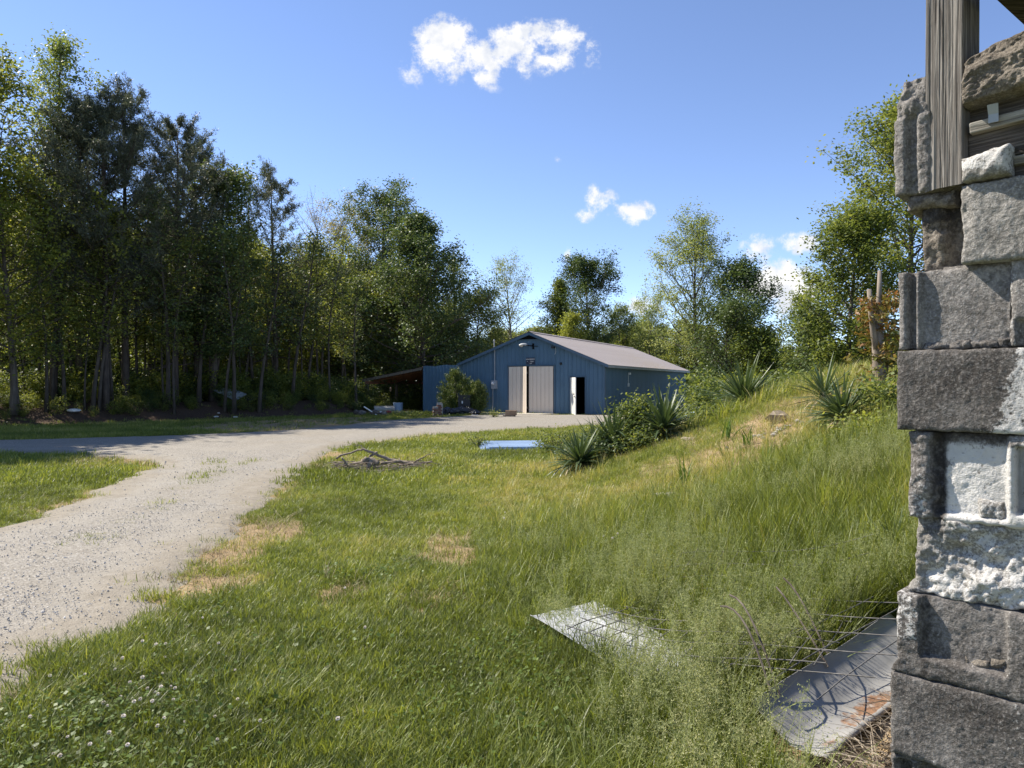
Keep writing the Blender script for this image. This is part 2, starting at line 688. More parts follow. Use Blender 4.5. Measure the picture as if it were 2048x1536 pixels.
def litter_mask(x, y):
    e = edge_y(x)
    return sstep(-1.2, 1.5, y - e + 0.8 * fbm(x * .7, y * .7, seed=51)) * np.where(x < -6, 1, sstep(-1, 3, y - e))


def sinh_axis(lo, hi, n, a):
    t = np.linspace(math.asinh(lo / a), math.asinh(hi / a), n)
    return a * np.sinh(t)


def ground_mat():
    b = NB('ground_soil_and_turf')
    pos = b.tc.outputs['Object']
    n1 = b.noise(1.3, 6, 0.6, pos)
    n2 = b.noise(24, 6, 0.65, pos)
    n3 = b.noise(140, 3, 0.6, pos)
    turf = b.ramp(n2, [(0.3, (0.06, 0.075, 0.018)), (0.52, (0.13, 0.15, 0.036)), (0.72, (0.23, 0.21, 0.08))])
    turf = b.mix(b.rng(n1, .4, .7, 0, .5), turf, (0.13, 0.12, 0.045))
    sand = b.ramp(n3, [(0.3, (0.24, 0.165, 0.09)), (0.55, (0.38, 0.275, 0.155)), (0.8, (0.5, 0.385, 0.24))])
    sand = b.mix(b.rng(n2, .45, .7, 0, .6), sand, (0.30, 0.22, 0.13))
    lit = b.ramp(n3, [(0.25, (0.03, 0.02, 0.014)), (0.55, (0.09, 0.06, 0.042)), (0.8, (0.2, 0.14, 0.1))])
    d = b.math('ADD', b.attr('dirt'), b.rng(n2, .3, .7, -.25, .25))
    col = b.mix(b.rng(d, .3, .62), turf, sand)
    l = b.math('ADD', b.attr('litter'), b.rng(n2, .3, .7, -.25, .25))
    col = b.mix(b.rng(l, .35, .65), col, lit)
    nm = b.bump(n2, .6, .05)
    nm = b.bump(n3, .5, .012, nm)
    return b.done(b.bsdf(col, .95, 0, .1, nm))


def build_ground():
    gx = sinh_axis(-420, 420, 330, 2.6)
    gy = np.concatenate([-sinh_axis(0.2, 60, 20, 2.0)[::-1], sinh_axis(0.25, 620, 330, 3.4)])
    X, Y = np.meshgrid(gx, gy, indexing='ij')
    x, y = X.ravel(), Y.ravel()
    nu, nv = X.shape
    i = np.arange(nu * nv).reshape(nu, nv)
    Q = np.stack([i[:-1, :-1], i[1:, :-1], i[1:, 1:], i[:-1, 1:]], -1).reshape(-1, 4)
    z = H(x, y)
    me = npmesh('ground', np.stack([x, y, z], 1), [Q], ground_mat(), True, {'dirt': dirt_mask(x, y), 'litter': litter_mask(x, y)})
    tag(link('ground', me), kind='structure')


def gravel_mat():
    b = NB('crushed_limestone')
    pos = b.tc.outputs['Object']
    v = b.vor(75, out='Color', vec=pos)
    vd = b.vor(75, out='Distance', vec=pos)
    sep = b.N.new('ShaderNodeSeparateColor')
    b.L.new(v, sep.inputs[0])
    stone = b.ramp(sep.outputs[0], [(0.0, (0.135, 0.122, 0.103)), (0.35, (0.235, 0.214, 0.182)), (0.85, (0.315, 0.29, 0.248)), (1, (0.44, 0.415, 0.365))])
    n = b.noise(0.55, 5, 0.6, pos)
    n2 = b.noise(7, 5, .7, pos)
    fines = b.ramp(n2, [(0.35, (0.225, 0.195, 0.15)), (0.7, (0.285, 0.25, 0.195))])
    d = b.math('ADD', b.rng(n, .35, .65, -.1, .55), b.math('MULTIPLY', b.attr('edge'), 1.0))
    col = b.mix(b.rng(d, .15, .85, .12, .88), stone, fines)
    track = b.attr('weeds')
    col = b.mix(b.rng(b.math('ADD', track, b.rng(n2, .3, .7, -.35, .35)), .45, .7, 0, .75), col, (0.17, 0.16, 0.06))
    col = b.mix(b.rng(b.math('ADD', b.attr('track'), b.rng(n2, .3, .7, -.4, .4)), .3, 1, 0, .5), col, (0.3, 0.275, 0.232))
    hgt = b.rng(vd, 0, .6, 1, 0)
    nm = b.bump(hgt, .45, .009)
    nm = b.bump(b.noise(9, 4, .6, pos), .5, .03, nm)
    return b.done(b.bsdf(col, .9, 0, .2, nm))


def build_road():
    vs, fs, at, wd = [], [], [], []
    gx = np.unique(np.concatenate([np.arange(-60, -16, .5), np.arange(-16, -8, .2), np.arange(-8, -1.6, .085), np.arange(-1.6, 9.5, .2)]))
    gy = np.unique(np.concatenate([np.arange(-8, 1, .3), np.arange(1, 12, .085), np.arange(12, 42, .17)]))
    X, Y = np.meshgrid(gx, gy, indexing='ij')
    sd = road_sd(X.ravel(), Y.ravel())
    keep = (sd > -0.5).reshape(X.shape)
    off = np.interp(sd, [-0.5, -0.12, 0.25, 0.8], [-0.12, -0.02, 0.03, 0.05])
    x, y = X.ravel(), Y.ravel()
    rut = 0.02 * fbm(x * .8, y * .8, seed=61) + 0.008 * fbm(x * 5, y * 5, seed=62)
    rut = rut - 0.007 * (np.exp(-((sd - .75) / .22) ** 2) + np.exp(-((sd - 2.2) / .25) ** 2)) * (y < 18)
    z = H(x, y) + off + rut * sstep(0, .6, sd)
    i = np.arange(x.size).reshape(X.shape)
    Q = np.stack([i[:-1, :-1], i[1:, :-1], i[1:, 1:], i[:-1, 1:]], -1).reshape(-1, 4)
    k = keep.ravel()
    Q = Q[k[Q].all(1)]
    used = np.unique(Q)
    remap = np.full(x.size, -1)
    remap[used] = np.arange(len(used))
    V = np.stack([x, y, z], 1)[used]
    ed = np.clip(1 - sd / 0.9, 0, 1)
    mid = np.exp(-((sd - 1.45) / 0.28) ** 2) * (y < 16) * (0.45 + 0.7 * vnoise(x * .9, y * .5, seed=66))
    me = npmesh('gravel_drive', V, [remap[Q]], gravel_mat(), True, {'edge': ed[used], 'track': np.clip((np.exp(-((sd - .75) / .25) ** 2) + np.exp(-((sd - 2.2) / .28) ** 2)) * (y < 20), 0, 1)[used], 'weeds': np.clip(mid, 0, 1)[used]})
    tag(link('gravel_drive', me), kind='structure')


def rock_mesh(name, mat, seed, sx=1, sy=1, sz=1, sub=2, amp=.25, fr=1.3):
    import bmesh
    bm = bmesh.new()
    bmesh.ops.create_icosphere(bm, subdivisions=sub, radius=1)
    V = np.array([v.co[:] for v in bm.verts])
    Fq = np.array([[v.index for v in f.verts] for f in bm.faces])
    bm.free()
    V = V * (1 + amp * fbm(V[:, 0] * fr + seed, V[:, 1] * fr, V[:, 2] * fr, 3, seed)[:, None])
    return npmesh(name, V * np.array([sx, sy, sz]), [Fq], mat, False)


def build_gravel_stones():
    rng = np.random.default_rng(7)
    m = simple('gravel_stone', (0.22, 0.21, 0.195), (0.5, 0.475, 0.44), scale=.8, rough=.9)
    b = NB('loose_gravel')
    col = b.ramp(b.rand(), [(0, (0.26, .25, .23)), (.3, (.38, .36, .33)), (.8, (.5, .475, .44)), (1, (.62, .6, .56))])
    m = b.done(b.bsdf(col, .9, 0, .2))
    ps = [proto('gravel_stone', rock_mesh('gravel_stone', m, s, 1, .8, .55, 1, .35)) for s in (1, 2, 3)]
    pts = []
    for y0, y1, dens, s in ((2.6, 6, 900, .72), (6, 10, 420, .8), (10, 18, 90, .95)):
        x0, x1 = -(0.75 * y1 + 1.5), -1.5
        n = int(dens * (x1 - x0) * (y1 - y0))
        x, y = rng.uniform(x0, x1, n), rng.uniform(y0, y1, n)
        sd = road_sd(x, y)
        p = np.where(sd > 0, .35 + .65 * sstep(0.2, .9, sd) * (0.5 + .5 * vnoise(x * 1.2, y * 1.2, seed=71)), np.exp(sd / .12) * .4)
        k = rng.random(n) < p
        pts.append(np.stack([x[k], y[k], np.full(k.sum(), s)], 1))
    P = np.concatenate(pts)
    n = len(P)
    sc = 0.0046 * P[:, 2] * np.exp(rng.normal(0, .45, n)) + .002
    z = H(P[:, 0], P[:, 1]) + np.interp(road_sd(P[:, 0], P[:, 1]), [-.12, .25, .8], [0, .03, .05]) - sc * .05
    scatter('loose_gravel', np.stack([P[:, 0], P[:, 1], z], 1), rng.uniform(0, 6.28, (n, 3)) * [.2, .2, 1], np.repeat(sc[:, None], 3, 1), ps)


build_ground()
build_road()
build_gravel_stones()
# ================================================================== BARN
BR = Vector((4.9, 39.5, 0.0))
BROT = rad(-25)
cB, sB = math.cos(BROT), math.sin(BROT)


def BL(x, y, z=0.0):
    """barn coordinates -> world"""
    return Vector((BR.x + cB * x - sB * y, BR.y + sB * x + cB * y, z))


def painted_metal(name, base, dark, rough=.5, chalk=None):
    b = NB(name)
    pos = b.tc.outputs['Object']
    n1 = b.noise(.9, 5, .6, pos)
    n2 = b.noise(1.7, 3, .5, pos, stretch=(1, 1, .12))
    col = b.ramp(n1, [(.3, dark), (.7, base)])
    col = b.mix(b.rng(n2, .5, .8, 0, .22), col, chalk or tuple(min(1, c * 1.35 + .03) for c in base))
    col = b.mix(b.rng(b.rand(), 0, 1, 0, .25), col, dark)
    return b.done(b.bsdf(col, rough, 0, .4))


M_BLUE = painted_metal('blue_wall_paint', (0.088, 0.165, 0.245), (0.066, 0.13, 0.195))
M_BLUE_D = painted_metal('blue_trim_paint', (0.075, 0.13, 0.19), (0.055, 0.1, 0.15))
M_ROOF = painted_metal('tan_roof_metal', (0.42, 0.365, 0.325), (0.35, 0.30, 0.27), .55)
M_TAN = painted_metal('tan_door_paint', (0.74, 0.635, 0.525), (0.66, 0.56, 0.46), .5)
M_WHITE = simple('white_paint', (0.78, 0.77, 0.74), (0.66, 0.65, 0.61), rough=.45)
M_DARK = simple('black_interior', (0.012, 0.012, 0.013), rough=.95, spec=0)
M_RUSTWOOD = simple('reddish_rafter_wood', (0.34, 0.155, 0.09), (0.22, 0.10, 0.06), scale=5, stretch=(1, 1, 1), rough=.85)
M_OLDWOOD = simple('weathered_lumber', (0.2, 0.165, 0.125), (0.11, 0.09, 0.07), scale=4, stretch=(6, 6, .7), rough=.9, bump=.4, bscale=20)
M_GREY = simple('grey_painted_metal', (0.36, 0.38, 0.40), (0.28, 0.30, 0.31), rough=.45)
M_GALV = simple('galvanised_metal', (0.52, 0.54, 0.56), (0.4, 0.42, 0.44), rough=.35, metal=.8, spec=.5)
M_BLACK = simple('black_plastic', (0.012, 0.012, 0.014), (0.02, 0.02, 0.022), rough=.4)
M_CONC = simple('old_concrete', (0.45, 0.41, 0.34), (0.34, 0.31, 0.26), scale=3, rough=.9, bump=.3, bscale=40)

barn = thing('barn', 'blue metal barn with tan double doors and a brown ribbed roof beyond the gravel drive', 'barn', BR, BROT)
RX, RZ = -4.275, 4.46                        # ridge
ZR, ZL = 2.72, 2.86                          # wall height at right and left corner


def gable(x):
    return RZ - .06 - (RZ - ZR) * (x - RX) / (0 - RX) if x > RX else RZ - .06 - (RZ - ZL) * (RX - x) / (RX + 8.55)


def ribbed_panel(x0, x1, nrib, zbot, ztop, rib=.022, w=.055, openings=()):
    """vertical metal sheet in the xz plane, ribs towards -y"""
    step = (x1 - x0) / nrib
    prof = [(x0, 0)]
    for i in range(nrib):
        a = x0 + i * step + step * .18
        prof += [(a, 0), (a + w * .3, -rib), (a + w * .7, -rib), (a + w, 0)]
    prof.append((x1, 0))
    for (ox0, ox1, oz) in openings:
        for ox in (ox0, ox1):
            if x0 < ox < x1:
                yv = float(np.interp(ox, [p[0] for p in prof], [p[1] for p in prof]))
                prof.append((ox, yv))
    prof.sort()
    mb = MB()
    for (xa, ya), (xb, yb) in zip(prof[:-1], prof[1:]):
        if xb - xa < 1e-5:
            continue
        xm = (xa + xb) / 2
        zb = zbot
        for (ox0, ox1, oz) in openings:
            if ox0 < xm < ox1:
                zb = oz
        mb.add([(xa, ya, zb), (xb, yb, zb), (xb, yb, ztop(xb)), (xa, ya, ztop(xa))], [(0, 1, 2, 3)])
    return mb


OPEN = [(-5.59, -2.89, 2.64), (-1.93, -1.11, 2.02)]
for i in range(9):
    x0, x1 = -8.55 + i * .95, -8.55 + (i + 1) * .95
    ribbed_panel(x0 + .002, x1 - .002, 4, 0.03, gable, openings=OPEN).build('wall_panel', M_BLUE, barn)
for i in range(3):                            # wall of the closed lean-to bay
    x0 = -11.2 + i * .883
    ribbed_panel(x0 + .002, x0 + .881, 4, .03, lambda x: 2.78 + (x + 8.55) * .035 + .025 * math.sin(x * 5), openings=()).build('wall_panel', M_BLUE, barn)
side = ribbed_panel(0, .998, 4, .03, lambda x: ZR - .03).mesh('side_wall_panel', M_BLUE)
for i in range(20):
    link('wall_panel', side, barn, loc=(0, i * 1.0, 0), rot=(0, 0, rad(90)))
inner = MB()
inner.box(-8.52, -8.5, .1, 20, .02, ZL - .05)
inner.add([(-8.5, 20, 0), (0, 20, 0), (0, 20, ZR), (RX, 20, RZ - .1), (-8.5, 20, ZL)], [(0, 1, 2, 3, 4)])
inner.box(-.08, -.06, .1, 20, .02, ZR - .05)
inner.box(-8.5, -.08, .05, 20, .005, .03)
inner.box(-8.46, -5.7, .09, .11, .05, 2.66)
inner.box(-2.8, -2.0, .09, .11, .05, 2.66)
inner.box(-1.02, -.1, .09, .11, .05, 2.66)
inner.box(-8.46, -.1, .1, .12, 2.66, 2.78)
inner.build('unlit_interior', M_DARK, barn)  # near-black walls and floor: darkness of the unlit inside put into the colour
lw = MB()
lw.box(-11.19, -11.16, 0.05, 6.5, .02, 2.62)
lw.box(-11.16, -8.56, 6.4, 6.43, .02, 2.62)
lw.build('lean_to_wall', M_BLUE_D, barn)
lr = MB()
lr.box(-11.16, -8.56, 0.05, 6.4, 2.6, 2.64)
lr.build('lean_to_roof', M_ROOF, barn)


def roof_sheet(yc0, yc1, xe, ze, xr, zr):
    """ribs run from eave to ridge"""
    nr, w, rib = 2, .06, .011
    step = (yc1 - yc0) / nr
    prof = [(yc0, 0)]
    for i in range(nr):
        a = yc0 + i * step + step * .2
        prof += [(a, 0), (a + w * .3, rib), (a + w * .7, rib), (a + w, 0)]
    prof.append((yc1, 0))
    mb = MB()
    V = []
    for (yy, h) in prof:
        V += [(xe, yy, ze + h), (xr, yy, zr + h), (xe, yy, ze + h - .012), (xr, yy, zr + h - .012)]
    Fs = []
    for i in range(len(prof) - 1):
        a = 4 * i
        Fs += [(a, a + 4, a + 5, a + 1), (a + 2, a + 3, a + 7, a + 6), (a, a + 2, a + 6, a + 4)]
    mb.add(V, Fs)
    return mb


nsh = 22
shw = 20.5 / nsh
slopeR = (RZ - ZR) / (0 - RX)
r_me = roof_sheet(0.001, shw - .001, .28, RZ + .05 - slopeR * (.28 - RX), RX, RZ + .05).mesh('roof_sheet', M_ROOF)
slopeL = (RZ - ZL) / (RX + 8.55)
l_me = roof_sheet(0.001, shw - .001, -8.78, RZ + .05 - slopeL * (RX + 8.78), RX, RZ + .05).mesh('roof_sheet', M_ROOF)
for i in range(nsh):
    for me in (r_me, l_me):
        link('roof_sheet', me, barn, loc=(0, -.25 + i * shw, .0))
rc = MB()
rc.add([(RX - .16, -.27, RZ + .02), (RX, -.27, RZ + .095), (RX + .16, -.27, RZ + .02), (RX - .16, 20.28, RZ + .02), (RX, 20.28, RZ + .095), (RX + .16, 20.28, RZ + .02)], [(0, 1, 4, 3), (1, 2, 5, 4)])
rc.build('ridge_cap', M_ROOF, barn)
for (xe, sl_) in ((.26, slopeR), (-8.76, slopeL)):
    mb = MB()
    ze = RZ + .03 - sl_ * abs(xe - RX)
    mb.beam((xe, -.24, ze - .07), (RX, -.24, RZ + .03 - .07), .03, .15)
    mb.build('rake_board', M_BLUE_D, barn)
    mb = MB()
    mb.beam((xe, -.2, ze - .075), (xe, 20.2, ze - .075), .03, .13)
    mb.build('eave_board', M_GREY, barn)
    mb = MB()
    mb.add([(xe, -.22, ze - .02), (RX, -.22, RZ + .005), (RX, 0, RZ + .005), (xe, 0, ze - .02)], [(0, 1, 2, 3)])
    mb.build('soffit', M_BLUE_D, barn)
mb = MB()
mb.add([(RX - .75, -.03, RZ - .36), (RX + .75, -.03, RZ - .36), (RX, -.03, RZ - .08)], [(0, 1, 2)])
mb.build('gable_vent', M_DARK, barn)
mb = MB()
mb.box(RX - .78, RX + .78, -.06, -.032, RZ - .385, RZ - .35)
mb.build('vent_sill', M_BLUE_D, barn)
mb = MB()
mb.box(-.05, .025, -.03, .05, .02, ZR - .06)
mb.build('corner_trim', M_BLUE_D, barn)

# big double doors: each leaf of four boards
def door_leaf(xh, width, sgn, ang, boards, name='double_door', gap=.012):
    leaf = link(name, None, barn, loc=(xh, -.06, 0), rot=(0, 0, ang))
    bw = width / boards
    for k in range(boards):
        mb = MB()
        a = k * bw + gap / 2
        x0, x1 = sorted((sgn * a, sgn * (a + bw - gap)))
        mb.box(x0, x1, -.015 - .004 * (k % 2), .012, .05, 2.61)
        mb.build('door_board', M_TAN, leaf)
    for zr_ in (.3, 2.2):
        mb = MB()
        mb.box(*sorted((sgn * .02, sgn * (width - .02))), .014, .045, zr_, zr_ + .12)
        mb.build('door_rail', M_TAN, leaf)
    return leaf


door_leaf(-5.57, .72, 1, rad(-3), 3)
fold = door_leaf(-5.57 + .72, .555, 1, rad(-28), 3, 'folded_door')
fold.location.y = -.10
tag(fold, 'bent centre strip of the tan doors catching the sun')
door_leaf(-2.91, 1.42, -1, rad(2), 6)
mb = MB()
mb.box(-5.68, -2.8, -.10, -.03, 2.645, 2.70)
mb.build('door_header', M_BLUE_D, barn)
for x in (-5.64, -2.85):
    mb = MB()
    mb.box(x - .04, x + .04, -.05, -.025, .03, 2.64)
    mb.build('door_jamb', M_BLUE_D, barn)
# white entry door, open outward
ed = link('entry_door', None, barn, loc=(-1.91, -.05, 0), rot=(0, 0, rad(-50)))
tag(ed, 'white panelled door standing open')
mb = MB()
mb.box(0, .8, -.02, .02, .03, 2.0)
for cx in (.22, .58):
    for (z0, z1) in ((1.55, 1.85), (.95, 1.45), (.2, .8)):
        for (a, bb, c, d) in ((cx - .12, cx + .12, z0, z0 + .02), (cx - .12, cx + .12, z1 - .02, z1), (cx - .12, cx - .1, z0, z1), (cx + .1, cx + .12, z0, z1)):
            mb.box(a, bb, -.028, -.021, c, d)
mb.build('door_slab', M_WHITE, ed)
mb = MB()
mb.lathe([(0.0, -.03), (.03, -.02), (.03, .02), (0, .03)], 8, (.73, -.06, 1.0))
mb.build('door_knob', M_DARK, ed)
mb = MB()
mb.box(.42, .66, -.032, -.022, 1.1, 1.14)
mb.build('mail_slot', M_DARK, ed)
mb = MB()
mb.box(-2.0, -1.93, -.04, .04, .03, 2.08)
mb.box(-1.11, -1.04, -.04, .04, .03, 2.08)
mb.box(-1.93, -1.11, -.04, .04, 2.02, 2.08)
mb.build('door_frame', M_BLUE_D, barn)

# lean-to carport
def lz(x):
    return 2.66 + (x + 11.2) * .165


for i in range(6):
    mb = MB()
    y0 = -.15 + i * 1.1
    prof = []
    for j in range(5):
        prof += [(y0 + j * .22, 0), (y0 + j * .22 + .15, 0), (y0 + j * .22 + .17, .02), (y0 + j * .22 + .2, .02)]
    prof.append((y0 + 1.1, 0))
    V = []
    for yy, h in prof:
        V += [(-15.55, yy, lz(-15.55) + h), (-11.2, yy, lz(-11.2) + h)]
    mb.add(V, [(2 * k, 2 * k + 2, 2 * k + 3, 2 * k + 1) for k in range(len(prof) - 1)])
    mb.build('carport_roof_sheet', simple('rusty_roof_sheet', (.30, .25, .2), (.2, .13, .09), rough=.6) if i == 0 else bpy.data.materials['rusty_roof_sheet'], barn)
for k in range(6):
    mb = MB()
    y = -.1 + k * 1.25
    mb.beam((-15.5, y, lz(-15.5) - .1), (-11.22, y, lz(-11.22) - .1), .05, .16)
    mb.build('rafter', M_OLDWOOD if k == 0 else M_RUSTWOOD, barn)
for k in range(7):
    mb = MB()
    x = -15.3 + k * .66
    mb.beam((x, -.1, lz(x) - .03), (x, 6.4, lz(x) - .03), .09, .04)
    mb.build('purlin', M_RUSTWOOD, barn)
mb = MB()
mb.beam((-15.2, -.15, lz(-15.2) - .27), (-15.2, 6.4, lz(-15.2) - .27), .09, .18)
mb.build('eave_beam', M_RUSTWOOD, barn)
for (x, y) in ((-15.2, 0), (-15.2, 3.2), (-15.2, 6.3), (-11.3, 6.2)):
    mb = MB()
    mb.box(x - .075, x + .075, y - .075, y + .075, -.1, lz(x) - .36 if x < -12 else 2.5)
    mb.build('post', M_OLDWOOD, barn)
mb = MB()
mb.beam((-11.3, 6.1, 1.6), (-12.1, 6.1, 2.3), .07, .07)
mb.build('brace', M_OLDWOOD, barn)

# fittings on the front wall
sign = thing('wall_sign', 'small dark sign with three lines of white lettering above the tan double doors', 'sign', BL(-4.26, -.05, 2.9), BROT)
mb = MB()
mb.box(-.26, .26, -.012, .0, -.18, .2)
mb.build('board', simple('dark_sign_paint', (.045, .055, .085), (.03, .035, .055), rough=.6), sign)
for txt, z, sz in (('NEWBERRY', .075, .105), ('A . . TRAP', -.045, .095), ('. 427', -.15, .095)):
    cu = bpy.data.curves.new('lettering', 'FONT')
    cu.body = txt
    cu.size = sz
    cu.align_x = 'CENTER'
    cu.extrude = .002
    cu.materials.append(M_WHITE)
    tmp = bpy.data.objects.new("tmp", cu)
    lm = bpy.data.meshes.new_from_object(tmp)
    bpy.data.objects.remove(tmp)
    tag(link("lettering", lm, sign, loc=(0, -.016, z), rot=(rad(90), 0, 0)), kind='stuff')
lamp = thing('wall_lamp', 'grey street lamp head on a bracket under the peak of the barn gable', 'lamp', BL(-4.1, -.03, 3.72), BROT)
mb = MB()
mb.tube([(0, 0, 0), (0, -.12, .02), (-.12, -.25, .03), (-.3, -.32, .05)], .028, 8)
mb.box(-.05, .05, -.03, 0, -.16, .16)
mb.beam((0.02, -.02, .0), (.28, -.02, 0), .03, .03)
mb.build('bracket', M_DARK, lamp)
mb = MB()
prof = []
L_ = 18
V = []
for i in range(9):
    t = i / 8
    w = .15 * math.sin(PI * min(1, .12 + t * .95)) ** .6
    for j in range(10):
        a = j / 10 * 2 * PI
        V.append((-.22 - .55 * t, -.32 + w * math.cos(a), .07 + (.1 if math.sin(a) > 0 else .035) * math.sin(a) * (w / .15)))
mb.add(V, [(i * 10 + j, i * 10 + (j + 1) % 10, (i + 1) * 10 + (j + 1) % 10, (i + 1) * 10 + j) for i in range(8) for j in range(10)] + [tuple(range(10))[::-1], tuple(80 + j for j in range(10))])
mb.build('lamp_head', M_GREY, lamp, smooth=True)
mb = MB()
mb.lathe([(.01, -.1), (.08, -.08), (.12, -.02), (.125, .03)], 12, (-.58, -.32, .05))
mb.build('lens', simple('hazy_lens', (.5, .48, .42), (.42, .4, .35), rough=.2), lamp, smooth=True)
meter = thing('electric_meter', 'grey electric meter box and conduit on the blue barn front beside the cedar bushes', 'meter', BL(-6.47, -.02, 0), BROT)
mb = MB()
mb.box(-.16, .16, -.14, 0, 1.38, 1.85)
mb.build('box', M_GREY, meter)
mb = MB()
mb.lathe([(.09, 0), (.09, .05), (.07, .09), (0.01, .1)], 12)
o = mb.build('dial', simple('meter_glass', (.62, .64, .66), rough=.15), meter, loc=(-.03, -.14, 1.68), rot=(rad(90), 0, 0))
mb = MB()
mb.tube([(.02, -.05, 1.85), (.02, -.05, 3.5), (.02, -.12, 3.75), (.02, -.12, 4.05)], .03, 8)
mb.tube([(-.1, -.04, 1.38), (-.1, -.04, 0.05)], .02, 6)
mb.build('conduit', M_GREY, meter)
mb = MB()
mb.lathe([(.03, 0), (.06, .03), (.05, .09), (.01, .12)], 8, (.02, -.12, 4.03))
mb.build('weatherhead', M_GREY, meter)
camr = thing('security_camera', 'little black camera with a dangling white cable under the right rake of the gable', 'camera', BL(-2.9, -.03, 3.63), BROT)
mb = MB()
mb.box(-.08, .08, -.16, 0, -.04, .05)
mb.build('housing', M_BLACK, camr)
mb = MB()
mb.tube([(.1, -.02, 0), (.14, -.02, -.12), (.13, -.02, -.3), (.07, -.03, -.38)], .009, 5)
mb.build('cable', M_WHITE, camr)
vent = thing('round_vent', 'small round black vent on the barn wall right of the double doors', 'vent', BL(-2.47, -.03, 2.75), BROT)
mb = MB()
mb.lathe([(.07, 0), (.07, .06), (.05, .09), (.01, .09)], 10)
o = mb.build('cap', M_BLACK, vent, rot=(rad(90), 0, 0))
yl = thing('side_wall_light', 'white flood light with a hanging box on the shaded side wall of the barn', 'light', BL(.03, 4.3, 2.25), BROT)
mb = MB()
mb.box(0, .12, -.09, .09, -.06, .06)
mb.build('housing', M_WHITE, yl)
mb = MB()
mb.tube([(.03, -.15, -.05), (.03, -.15, -.55)], .012, 5)
mb.box(0, .08, -.2, -.1, -.75, -.55)
mb.build('switch_box', M_WHITE, yl)
# ================================================================== TREES
def bark(name, c1, c2):
    b = NB(name)
    n = b.noise(9, 5, .6, stretch=(1, 1, .22))
    col = b.ramp(n, [(.3, c1), (.7, c2)])
    return b.done(b.bsdf(col, .95, 0, .1, b.bump(n, .6, .03)))


M_BARK = bark('grey_brown_bark', (.06, .048, .038), (.17, .145, .12))
M_PBARK = bark('dark_pine_bark', (.04, .032, .027), (.12, .095, .078))
M_SHADEBARK = bark('shaded_wood_bark', (.045, .037, .03), (.12, .10, .082))  # bark darkened in its colour so trunks look shaded inside the wood
M_PALEBARK = bark('pale_bark', (.17, .15, .125), (.36, .33, .28))
LEAVES = {
    'mid': leafy('mid_green_leaves', [(0, (.08, .115, .03)), (.5, (.155, .20, .053)), (1, (.27, .29, .09))], .52),
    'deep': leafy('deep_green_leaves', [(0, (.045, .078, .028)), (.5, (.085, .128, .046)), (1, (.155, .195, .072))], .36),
    'fresh': leafy('fresh_yellow_green_leaves', [(0, (.15, .185, .035)), (.5, (.25, .29, .062)), (1, (.38, .40, .11))], .52),
    'bud': leafy('budding_olive_leaves', [(0, (0.210, 0.195, 0.068)), (.5, (0.345, 0.315, 0.112)), (1, (0.495, 0.435, 0.180))], .4, (1.1, 1.05, .6)),
    'pale': leafy('pale_young_leaves', [(0, (0.150, 0.195, 0.060)), (.5, (0.285, 0.323, 0.112)), (1, (0.435, 0.435, 0.180))], .42, (1.1, 1.1, .6)),
    'tan': leafy('tan_catkin_leaves', [(0, (0.240, 0.180, 0.090)), (.5, (0.390, 0.300, 0.150)), (1, (0.510, 0.420, 0.225))], .35, (1.1, 1, .7)),
    'needle': leafy('pine_needles', [(0, (.045, .06, .035)), (.5, (.11, .125, .08)), (1, (.2, .205, .13))], .3, (1, 1, .8)),
    'cedar': leafy('cedar_sprays', [(0, (0.053, 0.090, 0.021)), (.5, (0.112, 0.150, 0.033)), (1, (0.210, 0.225, 0.045))], .2),
}


def leaf_cloud(name, P, size, rng, mat, aspect=.62, up=.55, tint=None, droop=.0):
    N = len(P)
    nr = rng.normal(size=(N, 3))
    nr /= np.linalg.norm(nr, axis=1, keepdims=True)
    nr[:, 2] = np.abs(nr[:, 2]) + up
    nr /= np.linalg.norm(nr, axis=1, keepdims=True)
    a = rng.normal(size=(N, 3))
    u = np.cross(nr, a)
    u /= np.linalg.norm(u, axis=1, keepdims=True) + 1e-9
    v = np.cross(nr, u)
    L = size * rng.uniform(.65, 1.3, (N, 1))
    Wd = L * aspect
    u2 = u.copy()
    u2[:, 2] -= droop
    V = np.stack([P - u * L * .5, P + v * Wd * .5 - nr * L * .06, P + u2 * L * .5 - nr * L * .08, P - v * Wd * .5 - nr * L * .06], 1).reshape(-1, 3)
    Q = np.arange(4 * N).reshape(N, 4)
    t = rng.uniform(.1, .9, N) if tint is None else np.clip(tint + rng.uniform(-.3, .3, N), 0, 1)
    return npmesh(name, V, [Q], mat, False, {'tint': np.repeat(t, 4)})


DENS = 3.2


def unit(v):
    return v / (np.linalg.norm(v) + 1e-9)


PROFILES = {
    'oval': lambda t: max(.12, math.sin(PI * (.12 + .8 * t)) ** .8),
    'round': lambda t: max(.15, math.sin(PI * (.08 + .84 * t)) ** .55),
    'poplar': lambda t: max(.10, (1 - t) ** .75 * min(1, .55 + 1.6 * t) * 1.12),
    'vase': lambda t: .35 + .65 * t if t < .75 else (1 - t) / .25 * .9 + .12,
    'col': lambda t: .75 * (1 - t) ** .35 + .15,
}


